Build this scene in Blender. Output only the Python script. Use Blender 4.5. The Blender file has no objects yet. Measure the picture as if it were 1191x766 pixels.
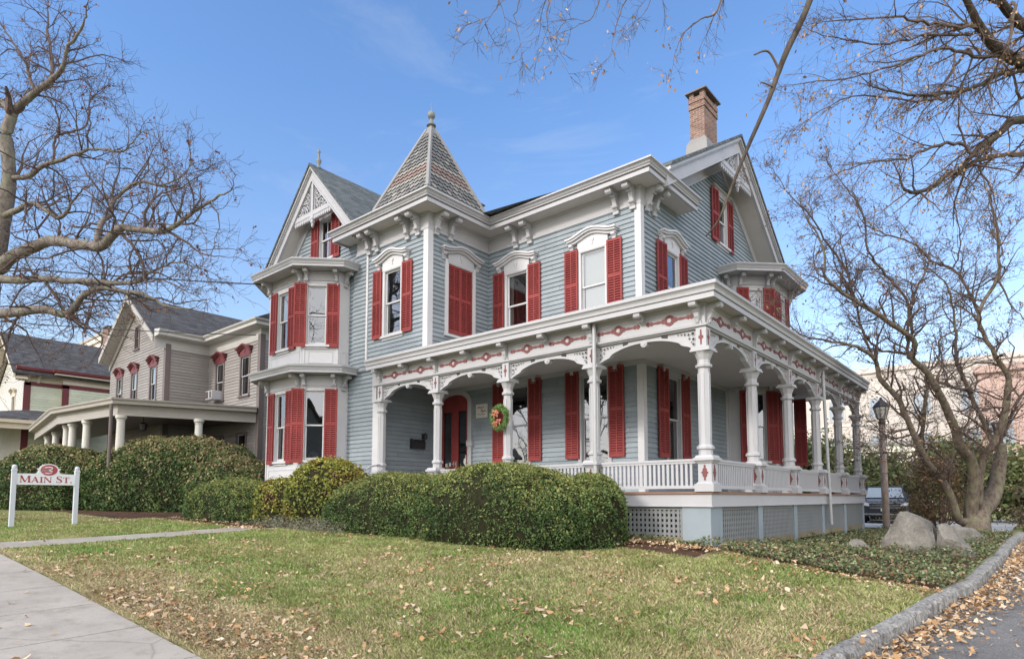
import bpy, math, random
import numpy as np
from mathutils import Vector, Matrix
random.seed(7)
RNG = np.random.default_rng(11)
R = math.radians
scene = bpy.context.scene
COL = scene.collection

# ------------------------------------------------------------------ helpers
def tag(o, label=None, cat=None, group=None, kind=None):
    if label: o['label'] = label
    if cat: o['category'] = cat
    if group: o['group'] = group
    if kind: o['kind'] = kind
    return o

def world_loc(o):
    p = Vector((0, 0, 0))
    while o is not None:
        p += o.location
        o = o.parent
    return p

def empty(name, loc, label=None, cat=None, group=None):
    o = bpy.data.objects.new(name, None)
    COL.objects.link(o)
    o.location = loc
    o.empty_display_size = 0.2
    return tag(o, label, cat, group)

class MB:
    """collects geometry, then links it as one mesh object"""
    def __init__(s):
        s.v = []; s.f = []; s.m = []; s.T = None; s.mi = 0; s.big = []
    def at(s, x=0, y=0, z=0, rot=0):
        c, n = math.cos(rot), math.sin(rot)
        s.T = (x, y, z, c, n)
        return s
    def add(s, vs, fs, mi=None):
        b = len(s.v)
        if s.T:
            X, Y, Z, c, n = s.T
            vs = [(X + c*p[0] - n*p[1], Y + n*p[0] + c*p[1], Z + p[2]) for p in vs]
        s.v.extend(vs)
        s.f.extend([tuple(i + b for i in f) for f in fs])
        s.m.extend([s.mi if mi is None else mi]*len(fs))
        return s
    def quad(s, a, b, c, d, mi=None): return s.add([a, b, c, d], [(0, 1, 2, 3)], mi)
    def poly(s, pts, mi=None): return s.add(list(pts), [tuple(range(len(pts)))], mi)
    def box(s, x0, x1, y0, y1, z0, z1, mi=None):
        return s.add([(x0,y0,z0),(x1,y0,z0),(x1,y1,z0),(x0,y1,z0),(x0,y0,z1),(x1,y0,z1),(x1,y1,z1),(x0,y1,z1)],
              [(0,3,2,1),(4,5,6,7),(0,1,5,4),(1,2,6,5),(2,3,7,6),(3,0,4,7)], mi)
    def frust(s, cx, cy, z0, z1, a0, b0, a1, b1, mi=None):
        """square frustum with half sizes a0,b0 at z0 and a1,b1 at z1"""
        return s.add([(cx-a0,cy-b0,z0),(cx+a0,cy-b0,z0),(cx+a0,cy+b0,z0),(cx-a0,cy+b0,z0),(cx-a1,cy-b1,z1),(cx+a1,cy-b1,z1),(cx+a1,cy+b1,z1),(cx-a1,cy+b1,z1)],
              [(0,3,2,1),(4,5,6,7),(0,1,5,4),(1,2,6,5),(2,3,7,6),(3,0,4,7)], mi)
    def prism(s, pts, axis, a0, a1, mi=None):
        """2D outline extruded along an axis: x -> (y,z) outline, y -> (x,z), z -> (x,y)"""
        n = len(pts)
        def P(p, a):
            return (a, p[0], p[1]) if axis == 'x' else ((p[0], a, p[1]) if axis == 'y' else (p[0], p[1], a))
        vs = [P(p, a0) for p in pts] + [P(p, a1) for p in pts]
        fs = [tuple(range(n)), tuple(range(2*n-1, n-1, -1))] + [(i, (i+1) % n, n+(i+1) % n, n+i) for i in range(n)]
        return s.add(vs, fs, mi)
    def tube(s, pts, rad, n=6, mi=None, cap=True):
        if not hasattr(rad, '__len__'): rad = [rad]*len(pts)
        P = [Vector(p) for p in pts]
        vs = []; fs = []
        ref = None
        for i, p in enumerate(P):
            t = (P[min(i+1, len(P)-1)] - P[max(i-1, 0)])
            if t.length < 1e-9: t = Vector((0, 0, 1))
            t.normalize()
            if ref is None:
                ref = Vector((0, 0, 1)) if abs(t.z) < .9 else Vector((1, 0, 0))
            u = t.cross(ref)
            if u.length < 1e-6: u = t.orthogonal()
            u.normalize(); w = u.cross(t); ref = w.cross(u) if False else ref
            for k in range(n):
                a = 2*math.pi*k/n
                q = p + (u*math.cos(a) + w*math.sin(a))*rad[i]
                vs.append((q.x, q.y, q.z))
        for i in range(len(P)-1):
            for k in range(n):
                fs.append((i*n+k, i*n+(k+1) % n, (i+1)*n+(k+1) % n, (i+1)*n+k))
        if cap:
            fs.append(tuple(range(n-1, -1, -1))); fs.append(tuple(range((len(P)-1)*n, len(P)*n)))
        return s.add(vs, fs, mi)
    def lathe(s, cx, cy, prof, n=16, mi=None, rot=0, sx=1, sy=1):
        vs = []; fs = []
        for (r, z) in prof:
            for k in range(n):
                a = 2*math.pi*k/n + rot
                vs.append((cx + sx*r*math.cos(a), cy + sy*r*math.sin(a), z))
        for i in range(len(prof)-1):
            for k in range(n):
                fs.append((i*n+k, i*n+(k+1) % n, (i+1)*n+(k+1) % n, (i+1)*n+k))
        fs.append(tuple(range(n-1, -1, -1))); fs.append(tuple(range((len(prof)-1)*n, len(prof)*n)))
        return s.add(vs, fs, mi)
    def sweep(s, path, prof, closed=False, mi=None, caps=True):
        """profile [(out,z)] swept along a plan polyline, mitred; outside is on the right of the walking direction"""
        n = len(path); rings = []
        for (o, z) in prof:
            rings.append([(q[0], q[1], z) for q in offset(path, o, closed)])
        m = len(prof); vs = [p for r in rings for p in r]; fs = []
        for j in range(m-1):
            for i in range(n if closed else n-1):
                k = (i+1) % n
                fs.append((j*n+i, j*n+k, (j+1)*n+k, (j+1)*n+i))
        if caps and not closed:
            fs.append(tuple(j*n for j in range(m-1, -1, -1))); fs.append(tuple(j*n+n-1 for j in range(m)))
        return s.add(vs, fs, mi)
    def build(s, name, mats, parent=None, smooth=False, uv=False, loc=None, rot=None, bevel=0, wloc=None):
        me = bpy.data.meshes.new(name)
        me.from_pydata(s.v, [], s.f)
        mats = mats if isinstance(mats, (list, tuple)) else [mats]
        for m in mats: me.materials.append(m)
        if len(mats) > 1: me.polygons.foreach_set('material_index', s.m)
        if smooth: me.polygons.foreach_set('use_smooth', [True]*len(me.polygons))
        if uv: auto_uv(me)
        me.update()
        o = bpy.data.objects.new(name, me)
        COL.objects.link(o)
        if parent is not None:
            o.parent = parent
            if loc is None and wloc is None: o.location = -world_loc(parent)
        if loc is not None: o.location = loc
        if wloc is not None: o.location = Vector(wloc) - (world_loc(parent) if parent else Vector((0, 0, 0)))
        if rot is not None: o.rotation_euler = (0, 0, rot)
        if bevel:
            b = o.modifiers.new('edge', 'BEVEL'); b.width = bevel; b.segments = 2; b.limit_method = 'ANGLE'; b.angle_limit = R(50)
        return o

def auto_uv(me):
    uv = me.uv_layers.new(name='UVMap')
    co = np.zeros(len(me.vertices)*3); me.vertices.foreach_get('co', co); co = co.reshape(-1, 3)
    data = np.zeros((len(me.loops), 2))
    for p in me.polygons:
        nrm = np.array(p.normal)
        t = np.array((-nrm[1], nrm[0], 0.))
        L = np.linalg.norm(t)
        t = np.array((1., 0, 0)) if L < 1e-4 else t/L
        b = np.cross(nrm, t)
        for li in p.loop_indices:
            q = co[me.loops[li].vertex_index]
            data[li] = (q @ t, q @ b)
    uv.data.foreach_set('uv', data.ravel())

def offset(path, d, closed=False):
    n = len(path); out = []
    def nr(a, b):
        dx, dy = b[0]-a[0], b[1]-a[1]; L = math.hypot(dx, dy) or 1
        return (dy/L, -dx/L)
    for i in range(n):
        a = path[i-1] if (i > 0 or closed) else None
        c = path[(i+1) % n] if (i < n-1 or closed) else None
        p = path[i]
        if a is None: m = nr(p, c); k = 1
        elif c is None: m = nr(a, p); k = 1
        else:
            n1, n2 = nr(a, p), nr(p, c)
            m = (n1[0]+n2[0], n1[1]+n2[1]); L2 = m[0]**2+m[1]**2
            k = 2/L2 if L2 > .05 else 1
        out.append((p[0]+m[0]*d*k, p[1]+m[1]*d*k))
    return out

def inst(src, parent=None, loc=None, rot=None, wloc=None):
    """copy a thing or a part together with its parts and sub-parts"""
    c = src.copy(); COL.objects.link(c)
    c.parent = parent
    if loc is not None: c.location = loc
    if wloc is not None: c.location = Vector(wloc) - (world_loc(parent) if parent else Vector((0, 0, 0)))
    if rot is not None: c.rotation_euler = (0, 0, rot)
    for ch in list(src.children): inst(ch, c)
    return c

def mesh_np(name, verts, faces_n, nper, mats, parent=None, col=None, smooth=False, mi=None):
    """fast mesh from numpy: verts (N,3); faces consecutive groups of nper vertices"""
    me = bpy.data.meshes.new(name)
    N = len(verts); F = N//nper
    me.vertices.add(N); me.loops.add(N); me.polygons.add(F)
    me.vertices.foreach_set('co', np.asarray(verts, dtype=np.float32).ravel())
    me.loops.foreach_set('vertex_index', np.arange(N, dtype=np.int32))
    me.polygons.foreach_set('loop_start', np.arange(0, N, nper, dtype=np.int32))
    mats = mats if isinstance(mats, (list, tuple)) else [mats]
    for m in mats: me.materials.append(m)
    if mi is not None: me.polygons.foreach_set('material_index', np.asarray(mi, dtype=np.int32))
    if smooth: me.polygons.foreach_set('use_smooth', np.ones(F, dtype=bool))
    if col is not None:
        a = me.attributes.new('tint', 'FLOAT_COLOR', 'POINT')
        c4 = np.ones((N, 4), dtype=np.float32); c4[:, :3] = col
        a.data.foreach_set('color', c4.ravel())
    me.update(calc_edges=True)
    o = bpy.data.objects.new(name, me); COL.objects.link(o)
    if parent is not None:
        o.parent = parent; o.location = -world_loc(parent)
    return o

# lattice value noise in numpy
_tab = RNG.random((64, 64))
def vnoise(x, y, s=1.0):
    x = np.asarray(x)*s + 1000.; y = np.asarray(y)*s + 1000.
    i = np.floor(x).astype(int); j = np.floor(y).astype(int)
    u = x-i; v = y-j; u = u*u*(3-2*u); v = v*v*(3-2*v)
    t = lambda a, b: _tab[a % 64, b % 64]
    return (t(i, j)*(1-u)+t(i+1, j)*u)*(1-v) + (t(i, j+1)*(1-u)+t(i+1, j+1)*u)*v
def fbm(x, y, s=1.0):
    return (vnoise(x, y, s) + .5*vnoise(x, y, 2.1*s) + .25*vnoise(x, y, 4.3*s))/1.75

# ------------------------------------------------------------------ materials
MATS = {}
class NT:
    def __init__(s, name):
        m = bpy.data.materials.new(name); m.use_nodes = True
        s.m = m; s.t = m.node_tree; s.t.nodes.clear()
        s.out = s.t.nodes.new('ShaderNodeOutputMaterial')
        MATS[name] = m
    def n(s, t, **kw):
        o = s.t.nodes.new('ShaderNode'+t)
        for k, v in kw.items():
            if k.startswith('i_'):
                key = k[2:]
                key = int(key) if key.isdigit() else key.replace('_', ' ')
                o.inputs[key].default_value = v
            else: setattr(o, k, v)
        return o
    def l(s, a, b): s.t.links.new(a, b)
    def pos(s, scale=(1, 1, 1)):
        g = s.n('NewGeometry'); mp = s.n('Mapping'); mp.inputs['Scale'].default_value = scale
        s.l(g.outputs['Position'], mp.inputs['Vector']); return mp.outputs['Vector']
    def noise(s, vec, scale, detail=4, rough=.6):
        t = s.n('TexNoise'); t.inputs['Scale'].default_value = scale; t.inputs['Detail'].default_value = detail; t.inputs['Roughness'].default_value = rough
        if vec is not None: s.l(vec, t.inputs['Vector'])
        return t.outputs['Fac']
    def ramp(s, fac, stops):
        r = s.n('ValToRGB'); e = r.color_ramp.elements
        while len(e) < len(stops): e.new(.5)
        for k, (p, c) in enumerate(stops):
            e[k].position = p; e[k].color = (*c, 1) if len(c) == 3 else c
        s.l(fac, r.inputs['Fac']); return r.outputs['Color']
    def mix(s, fac, a, b, mode='MIX'):
        m = s.n('MixRGB', blend_type=mode)
        for v, i in ((fac, 0), (a, 1), (b, 2)):
            if hasattr(v, 'is_linked') or hasattr(v, 'links'): s.l(v, m.inputs[i])
            elif i == 0: m.inputs[0].default_value = v
            else: m.inputs[i].default_value = (*v, 1)
        return m.outputs['Color']
    def bsdf(s, col, rough=.6, bump=None, bstr=.3, bdist=.01, spec=.4, **kw):
        b = s.n('BsdfPrincipled')
        if hasattr(col, 'links'): s.l(col, b.inputs['Base Color'])
        else: b.inputs['Base Color'].default_value = (*col, 1)
        if hasattr(rough, 'links'): s.l(rough, b.inputs['Roughness'])
        else: b.inputs['Roughness'].default_value = rough
        b.inputs['Specular IOR Level'].default_value = spec
        for k, v in kw.items(): b.inputs[k.replace('_', ' ')].default_value = v
        if bump is not None:
            bp = s.n('Bump'); bp.inputs['Strength'].default_value = bstr; bp.inputs['Distance'].default_value = bdist
            s.l(bump, bp.inputs['Height']); s.l(bp.outputs['Normal'], b.inputs['Normal'])
        s.l(b.outputs['BSDF'], s.out.inputs['Surface'])
        return b

def sc(c, k): return tuple(min(1, x*k) for x in c)
def paint(name, c, rough=.55, var=.10, dirt=.12, dirtcol=(.22, .2, .17), spec=.35):
    t = NT(name)
    p = t.pos()
    n1 = t.noise(p, 1.3, 5)
    col = t.ramp(n1, [(.3, sc(c, 1-var)), (.7, sc(c, 1+var))])
    n2 = t.noise(t.pos((3, 3, .5)), 2.2, 6, .7)
    f = t.ramp(n2, [(.52, (0, 0, 0)), (.85, (dirt, dirt, dirt))])
    col = t.mix(f, col, dirtcol)
    n3 = t.noise(p, 60, 3)
    t.bsdf(col, rough, n3, .15, .002, spec)
    return t.m
def plain(name, c, rough=.6, spec=.4, metallic=0., var=.06, scale=8):
    t = NT(name)
    n1 = t.noise(t.pos(), scale, 4)
    col = t.ramp(n1, [(.3, sc(c, 1-var)), (.7, sc(c, 1+var))])
    t.bsdf(col, rough, None, spec=spec, Metallic=metallic)
    return t.m

def boards(m, lap=.135, L=2.9, lo=.90, hi=1.07):
    t = m.node_tree; b = [n for n in t.nodes if n.type == 'BSDF_PRINCIPLED'][0]
    src = b.inputs['Base Color'].links[0].from_socket
    N = lambda ty, **k: t.nodes.new('ShaderNode'+ty)
    g = N('NewGeometry'); sp = N('SeparateXYZ'); t.links.new(g.outputs['Position'], sp.inputs[0])
    def math_(op, a, c=None):
        q = N('Math'); q.operation = op
        for i, v in enumerate((a, c)):
            if v is None: continue
            if hasattr(v, 'links'): t.links.new(v, q.inputs[i])
            else: q.inputs[i].default_value = v
        return q.outputs[0]
    row = math_('FLOOR', math_('DIVIDE', sp.outputs['Z'], lap))
    h = math_('FRACT', math_('MULTIPLY', row, .618))
    al = math_('ADD', math_('DIVIDE', math_('ADD', sp.outputs['X'], sp.outputs['Y']), L), h)
    cell = math_('FLOOR', al)
    cb = N('CombineXYZ'); t.links.new(row, cb.inputs[0]); t.links.new(cell, cb.inputs[1])
    wn = N('TexWhiteNoise'); t.links.new(cb.outputs[0], wn.inputs['Vector'])
    mr = N('MapRange'); mr.inputs['To Min'].default_value = lo; mr.inputs['To Max'].default_value = hi; t.links.new(wn.outputs['Value'], mr.inputs['Value'])
    jn = math_('LESS_THAN', math_('FRACT', al), .0035)
    jm = N('MapRange'); jm.inputs['To Min'].default_value = 1; jm.inputs['To Max'].default_value = .5; t.links.new(jn, jm.inputs['Value'])
    k = math_('MULTIPLY', mr.outputs[0], jm.outputs[0])
    mx = N('VectorMath'); mx.operation = 'SCALE'; t.links.new(src, mx.inputs[0]); t.links.new(k, mx.inputs['Scale']); t.links.new(mx.outputs[0], b.inputs['Base Color'])
    return m
M_SIDING = paint('blue_gray_siding', (.235, .272, .30), .6, .11, .28, (.30, .31, .30))
M_SIDING2 = paint('gray_siding', (.245, .225, .21), .6, .07, .15, (.3, .27, .24))
M_GREEN = paint('pale_green_siding', (.50, .52, .40), .6, .06, .1)
M_CREAM = paint('cream_paint', (.54, .475, .37), .55, .06, .12)
M_CREAMW = paint('cream_white_siding', (.56, .54, .49), .55, .06, .1)
M_WHITE = paint('white_trim_paint', (.39, .388, .405), .5, .06, .22, (.42, .40, .37))
M_WHITELIFT = paint('white_trim_lifted', (.51, .506, .52), .5, .05, .22, (.38, .36, .33))  # white trim lightened in colour to offset shade on the bay and boards
M_WHITE2 = paint('porch_white_paint', (.385, .382, .395), .5, .04, .16, (.42, .38, .32))
M_SOFFIT = paint('soffit_paint', (.50, .475, .455), .6, .05, .15, (.36, .34, .31))
M_RED = paint('red_shutter_paint', (.235, .046, .044), .62, .18, .28, (.26, .10, .09), .18)
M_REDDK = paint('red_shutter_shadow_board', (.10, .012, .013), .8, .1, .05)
M_REDTRIM = paint('dull_red_trim', (.165, .050, .050), .6, .14, .15)
M_MAROON = paint('maroon_trim', (.125, .028, .032), .5, .1, .1)
M_TAUPE = paint('taupe_trim', (.13, .105, .098), .55, .1, .1)
M_TAUPEL = paint('taupe_beam_paint', (.34, .315, .285), .55, .06, .1)
M_PIER = paint('blue_gray_pier', (.235, .275, .30), .6, .09, .25, (.16, .16, .14))
M_MOSSY = paint('mossy_board', (.20, .165, .10), .8, .2, .3, (.12, .13, .06))
M_LATT = paint('lattice_gray', (.20, .21, .212), .65, .08, .25, (.22, .2, .15))
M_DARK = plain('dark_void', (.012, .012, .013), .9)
M_ROOM = plain('dim_room', (.10, .095, .09), .9)
M_BLIND = paint('window_blind', (.70, .69, .66), .7, .02, .02)
M_CURT = paint('gray_curtain', (.30, .30, .29), .8, .15, .05)
M_IRON = plain('black_metal', (.02, .02, .022), .45, .5)
M_FLOORBOUNCE = paint('pale_bounce_floor', (.40, .40, .39), .5, .1, .2)
M_FLOORBROWN = paint('brown_porch_floor', (.22, .12, .085), .6, .12, .2)
M_GALV = plain('gray_gutter_metal', (.36, .36, .365), .4, .5, .1)
M_FINIAL = paint('dark_finial_metal', (.17, .18, .175), .5, .15, .2)
M_LEAD = paint('lead_flashing', (.22, .215, .21), .55, .1, .3, (.3, .3, .3))

boards(M_SIDING); boards(M_SIDING2, .15); boards(M_GREEN, .16)
def brickmat(name, c1, c2, mortar, bw, bh, ms=.012, rough=.85, bstr=.6, var=True, off=.5):
    t = NT(name)
    uv = t.n('UVMap'); b = t.n('TexBrick')
    t.l(uv.outputs['UV'], b.inputs['Vector'])
    b.inputs['Color1'].default_value = (*c1, 1); b.inputs['Color2'].default_value = (*c2, 1); b.inputs['Mortar'].default_value = (*mortar, 1)
    b.inputs['Scale'].default_value = 1; b.inputs['Brick Width'].default_value = bw; b.inputs['Row Height'].default_value = bh
    b.inputs['Mortar Size'].default_value = ms; b.inputs['Bias'].default_value = 0; b.offset = off
    n = t.noise(t.pos(), 2.5, 6, .7)
    col = t.mix(.6, b.outputs['Color'], t.ramp(n, [(.3, (.55, .55, .55)), (.7, (1.25, 1.22, 1.2))]), 'MULTIPLY')
    n2 = t.noise(t.pos(), 45, 3)
    h = t.mix(.25, b.outputs['Fac'], n2)
    inv = t.n('Invert'); t.l(h, inv.inputs['Color'])
    t.bsdf(col, rough, inv.outputs['Color'], bstr, .012, .25)
    return t.m
M_BRICK = brickmat('weathered_brick', (.175, .075, .055), (.255, .145, .105), (.26, .24, .215), .22, .075)
M_SHINGLE = brickmat('asphalt_shingles', (.085, .10, .105), (.15, .165, .17), (.04, .045, .05), .32, .145, .008, .9, .5)
M_SHINGLE2 = brickmat('dark_shingles', (.055, .055, .06), (.10, .10, .105), (.03, .03, .035), .32, .15, .008, .9, .5)

def slate(name, c):
    t = NT(name)
    oi = t.noise(t.pos((1, 1, 1)), 3.7, 2)
    n = t.noise(t.pos(), 18, 5)
    col = t.mix(.5, t.ramp(oi, [(.3, sc(c, .65)), (.7, sc(c, 1.35))]), t.ramp(n, [(.3, sc(c, .75)), (.7, sc(c, 1.2))]))
    t.bsdf(col, .75, n, .3, .006, .35)
    return t.m
M_SLATE = slate('gray_slate', (.15, .15, .148))
M_SLATED = slate('dark_slate_joint', (.075, .072, .068))
M_SLATET = slate('tan_slate', (.205, .20, .19))
M_SLATEP = slate('pink_slate', (.235, .17, .15))
M_SLATEC = slate('pale_slate', (.265, .25, .225))

def glassmat(name='window_glass', tint=(.55, .58, .58), refl=.14):
    t = NT(name)
    g = t.n('BsdfGlossy'); g.inputs['Roughness'].default_value = .015; g.inputs['Color'].default_value = (.95, .97, 1, 1)
    tr = t.n('BsdfTransparent'); tr.inputs['Color'].default_value = (*tint, 1)
    n = t.noise(t.pos((1, 1, .6)), 1.9, 0, .3)
    bp = t.n('Bump'); bp.inputs['Strength'].default_value = .10; bp.inputs['Distance'].default_value = .05
    t.l(n, bp.inputs['Height']); t.l(bp.outputs['Normal'], g.inputs['Normal'])
    fr = t.n('Fresnel'); fr.inputs['IOR'].default_value = 1.5
    m = t.n('Math', operation='ADD'); m.inputs[1].default_value = refl; m.use_clamp = True
    t.l(fr.outputs['Fac'], m.inputs[0])
    mx = t.n('MixShader'); t.l(m.outputs[0], mx.inputs['Fac']); t.l(tr.outputs[0], mx.inputs[1]); t.l(g.outputs[0], mx.inputs[2])
    t.l(mx.outputs[0], t.out.inputs['Surface'])
    return t.m
M_GLASS = glassmat()

def bark(name, c1, c2, moss=None, scale=9):
    t = NT(name)
    p = t.pos((1, 1, .35))
    n = t.noise(p, scale, 8, .7)
    col = t.ramp(n, [(.3, c1), (.7, c2)])
    if moss:
        n2 = t.noise(t.pos(), 3.2, 5)
        col = t.mix(t.ramp(n2, [(.5, (0, 0, 0)), (.66, (.8, .8, .8))]), col, moss)
    t.bsdf(col, .95, n, .8, .02, .1)
    return t.m
M_BARK = bark('gray_bark', (.070, .059, .052), (.26, .225, .20), (.20, .21, .14))
M_BARK2 = bark('brown_bark', (.066, .052, .041), (.245, .20, .157), (.20, .195, .12))
M_BARK3 = bark('dark_limb_bark', (.030, .024, .021), (.115, .093, .077), (.10, .095, .065))
M_TWIG = plain('twig_bark', (.11, .083, .073), .9, .1)
M_TWIG2 = plain('tan_twig_bark', (.125, .093, .075), .9, .1)

def tinted(name, rough=.7, trans=.0, spec=.25, bump=False):
    t = NT(name)
    a = t.n('Attribute'); a.attribute_name = 'tint'
    b = t.bsdf(a.outputs['Color'], rough, spec=spec)
    if trans:
        tr = t.n('BsdfTranslucent'); t.l(a.outputs['Color'], tr.inputs['Color'])
        mx = t.n('MixShader'); mx.inputs[0].default_value = trans
        t.l(b.outputs[0], mx.inputs[1]); t.l(tr.outputs[0], mx.inputs[2]); t.l(mx.outputs[0], t.out.inputs['Surface'])
    return t.m
M_LEAF = tinted('leaf_tint', .6, .25)
M_YEW = tinted('hedge_leaf', .6, .15, .15)
M_GRASS = tinted('grass_blade', .6, .25)
M_DEAD = tinted('dry_leaf', .8, .2, .1)
# ------------------------------------------------------------------ wall builders
def courses(mb, frame, x0, x1, z0, z1, openings=(), lap=.135, out=.030, clip=None, base=0.0, mi=None):
    """clapboard wall: real overlapping boards, with openings (xa,xb,za,zb) left out; local y points into the building"""
    mb.at(frame[0], frame[1], 0, frame[2])
    k0 = math.floor((z0-base)/lap); k1 = math.ceil((z1-base)/lap)
    cuts = sorted({c for o in openings for c in (o[2], o[3])})
    for k in range(k0, k1):
        a = base+k*lap; b = a+lap
        lo, hi = max(a, z0), min(b, z1)
        if hi-lo < 1e-4: continue
        zs = [lo]+[c for c in cuts if lo+1e-4 < c < hi-1e-4]+[hi]
        for p, q in zip(zs[:-1], zs[1:]):
            mid = (p+q)/2
            iv = [(x0, x1)]
            for (xa, xb, za, zb) in openings:
                if za < mid < zb:
                    nv = []
                    for (s, e) in iv:
                        if xb <= s or xa >= e: nv.append((s, e)); continue
                        if xa > s: nv.append((s, xa))
                        if xb < e: nv.append((xb, e))
                    iv = nv
            op = out*(1-(p-a)/lap)+.003; oq = out*(1-(q-a)/lap)+.003
            for (s, e) in iv:
                sb, eb, st, et = s, e, s, e
                if clip:
                    cb, ct = clip(p), clip(q)
                    sb, eb = max(s, cb[0]), min(e, cb[1]); st, et = max(s, ct[0]), min(e, ct[1])
                    if eb-sb < .005: continue
                    if et-st < 0: st = et = (st+et)/2
                mb.quad((sb, -op, p), (eb, -op, p), (et, -oq, q), (st, -oq, q), mi)
                if out and p == a: mb.quad((sb, -.003, p), (eb, -.003, p), (eb, -op, p), (sb, -op, p), mi)
    mb.T = None

def flatwall(mb, frame, x0, x1, z0, z1, openings=(), mi=None):
    courses(mb, frame, x0, x1, z0, z1, openings, lap=50, out=0, base=-10, mi=mi)

def at_frame(frame, x, y=0.0):
    c, n = math.cos(frame[2]), math.sin(frame[2])
    return (frame[0]+c*x-n*y, frame[1]+n*x+c*y)

# ------------------------------------------------------------------ windows and shutters
_wc = {}
def shutter_mesh(w, h, mat):
    key = ('sh', w, h, mat.name)
    if key in _wc: return _wc[key]
    m = MB(); st = .05
    m.box(0, st, -.04, 0, 0, h); m.box(w-st, w, -.04, 0, 0, h); m.box(w/2-.016, w/2+.016, -.036, -.004, 0, h)
    zs = [(0, .10), (h*.52-.04, h*.52+.04), (h-.07, h)]
    for a, b in zs: m.box(st, w-st, -.038, -.002, a, b)
    for (a, b) in ((.10, h*.52-.04), (h*.52+.04, h-.07)):
        n = int((b-a)/.066)
        for i in range(n):
            z = a+(i+.5)*(b-a)/n
            for (xa, xb) in ((st, w/2-.016), (w/2+.016, w-st)):
                m.prism([(-.037, z-.026), (-.031, z-.030), (-.010, z+.012), (-.016, z+.017)], 'x', xa, xb)
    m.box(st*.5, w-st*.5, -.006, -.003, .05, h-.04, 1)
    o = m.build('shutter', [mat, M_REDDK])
    me = o.data; bpy.data.objects.remove(o)
    _wc[key] = me
    return me

def obj_from(me, name, parent, loc=(0, 0, 0), rot=None):
    o = bpy.data.objects.new(name, me); COL.objects.link(o); o.parent = parent; o.location = loc
    if rot is not None: o.rotation_euler = (0, 0, rot)
    return o

def hood_arch(m, w, h, half, rise=.62):
    n = 22
    def zt(x):
        s = abs(x)/half
        return h + rise - .17*(1-math.cos(math.pi*min(1, s*1.08)))/2
    xs = [-half+2*half*i/n for i in range(n+1)]
    for (o0, dz0, dz1, sx) in ((-.24, -.055, 0, 1), (-.20, -.105, -.055, .965), (-.13, -.17, -.105, .93)):
        top = [(x*sx, zt(x)+dz1) for x in xs]; bot = [(x*sx, zt(x)+dz0) for x in xs]
        for i in range(n):
            m.prism([bot[i], bot[i+1], top[i+1], top[i]], 'y', o0, -.0)
    # tympanum
    a = w/2+.10
    xs2 = [-a+2*a*i/12 for i in range(13)]
    m.prism([(-a, h+.02)]+[(x, zt(x)-.165) for x in xs2]+[(a, h+.02)], 'y', -.066, 0)
    # end consoles and centre roundel
    for sgn in (-1, 1):
        x = sgn*(half-.13)
        m.prism([(0, zt(x)-.16), (-.16, zt(x)-.16), (-.15, zt(x)-.22), (-.09, zt(x)-.26), (-.06, zt(x)-.36), (0, zt(x)-.38)], 'x', x-.055, x+.055)
    c = [( .055*math.cos(t), h+rise-.31+.055*math.sin(t)) for t in [i*math.pi/6 for i in range(12)]]
    m.prism(c, 'y', -.095, -.06)
    m.prism([(-.02, h+rise-.45), (.02, h+rise-.45), (.03, h+rise-.36), (-.03, h+rise-.36)], 'y', -.085, -.06)

def hood_flat(m, w, h, half):
    m.box(-half+.18, half-.18, -.07, 0, h+.02, h+.16)
    m.box(-half+.06, half-.06, -.12, 0, h+.16, h+.21)
    m.box(-half, half, -.17, 0, h+.21, h+.27)
    for sgn in (-1, 1):
        x = sgn*(half-.14)
        m.prism([(0, h+.16), (-.13, h+.16), (-.12, h+.08), (-.07, h+.05), (-.05, h-.06), (0, h-.08)], 'x', x-.05, x+.05)

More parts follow.
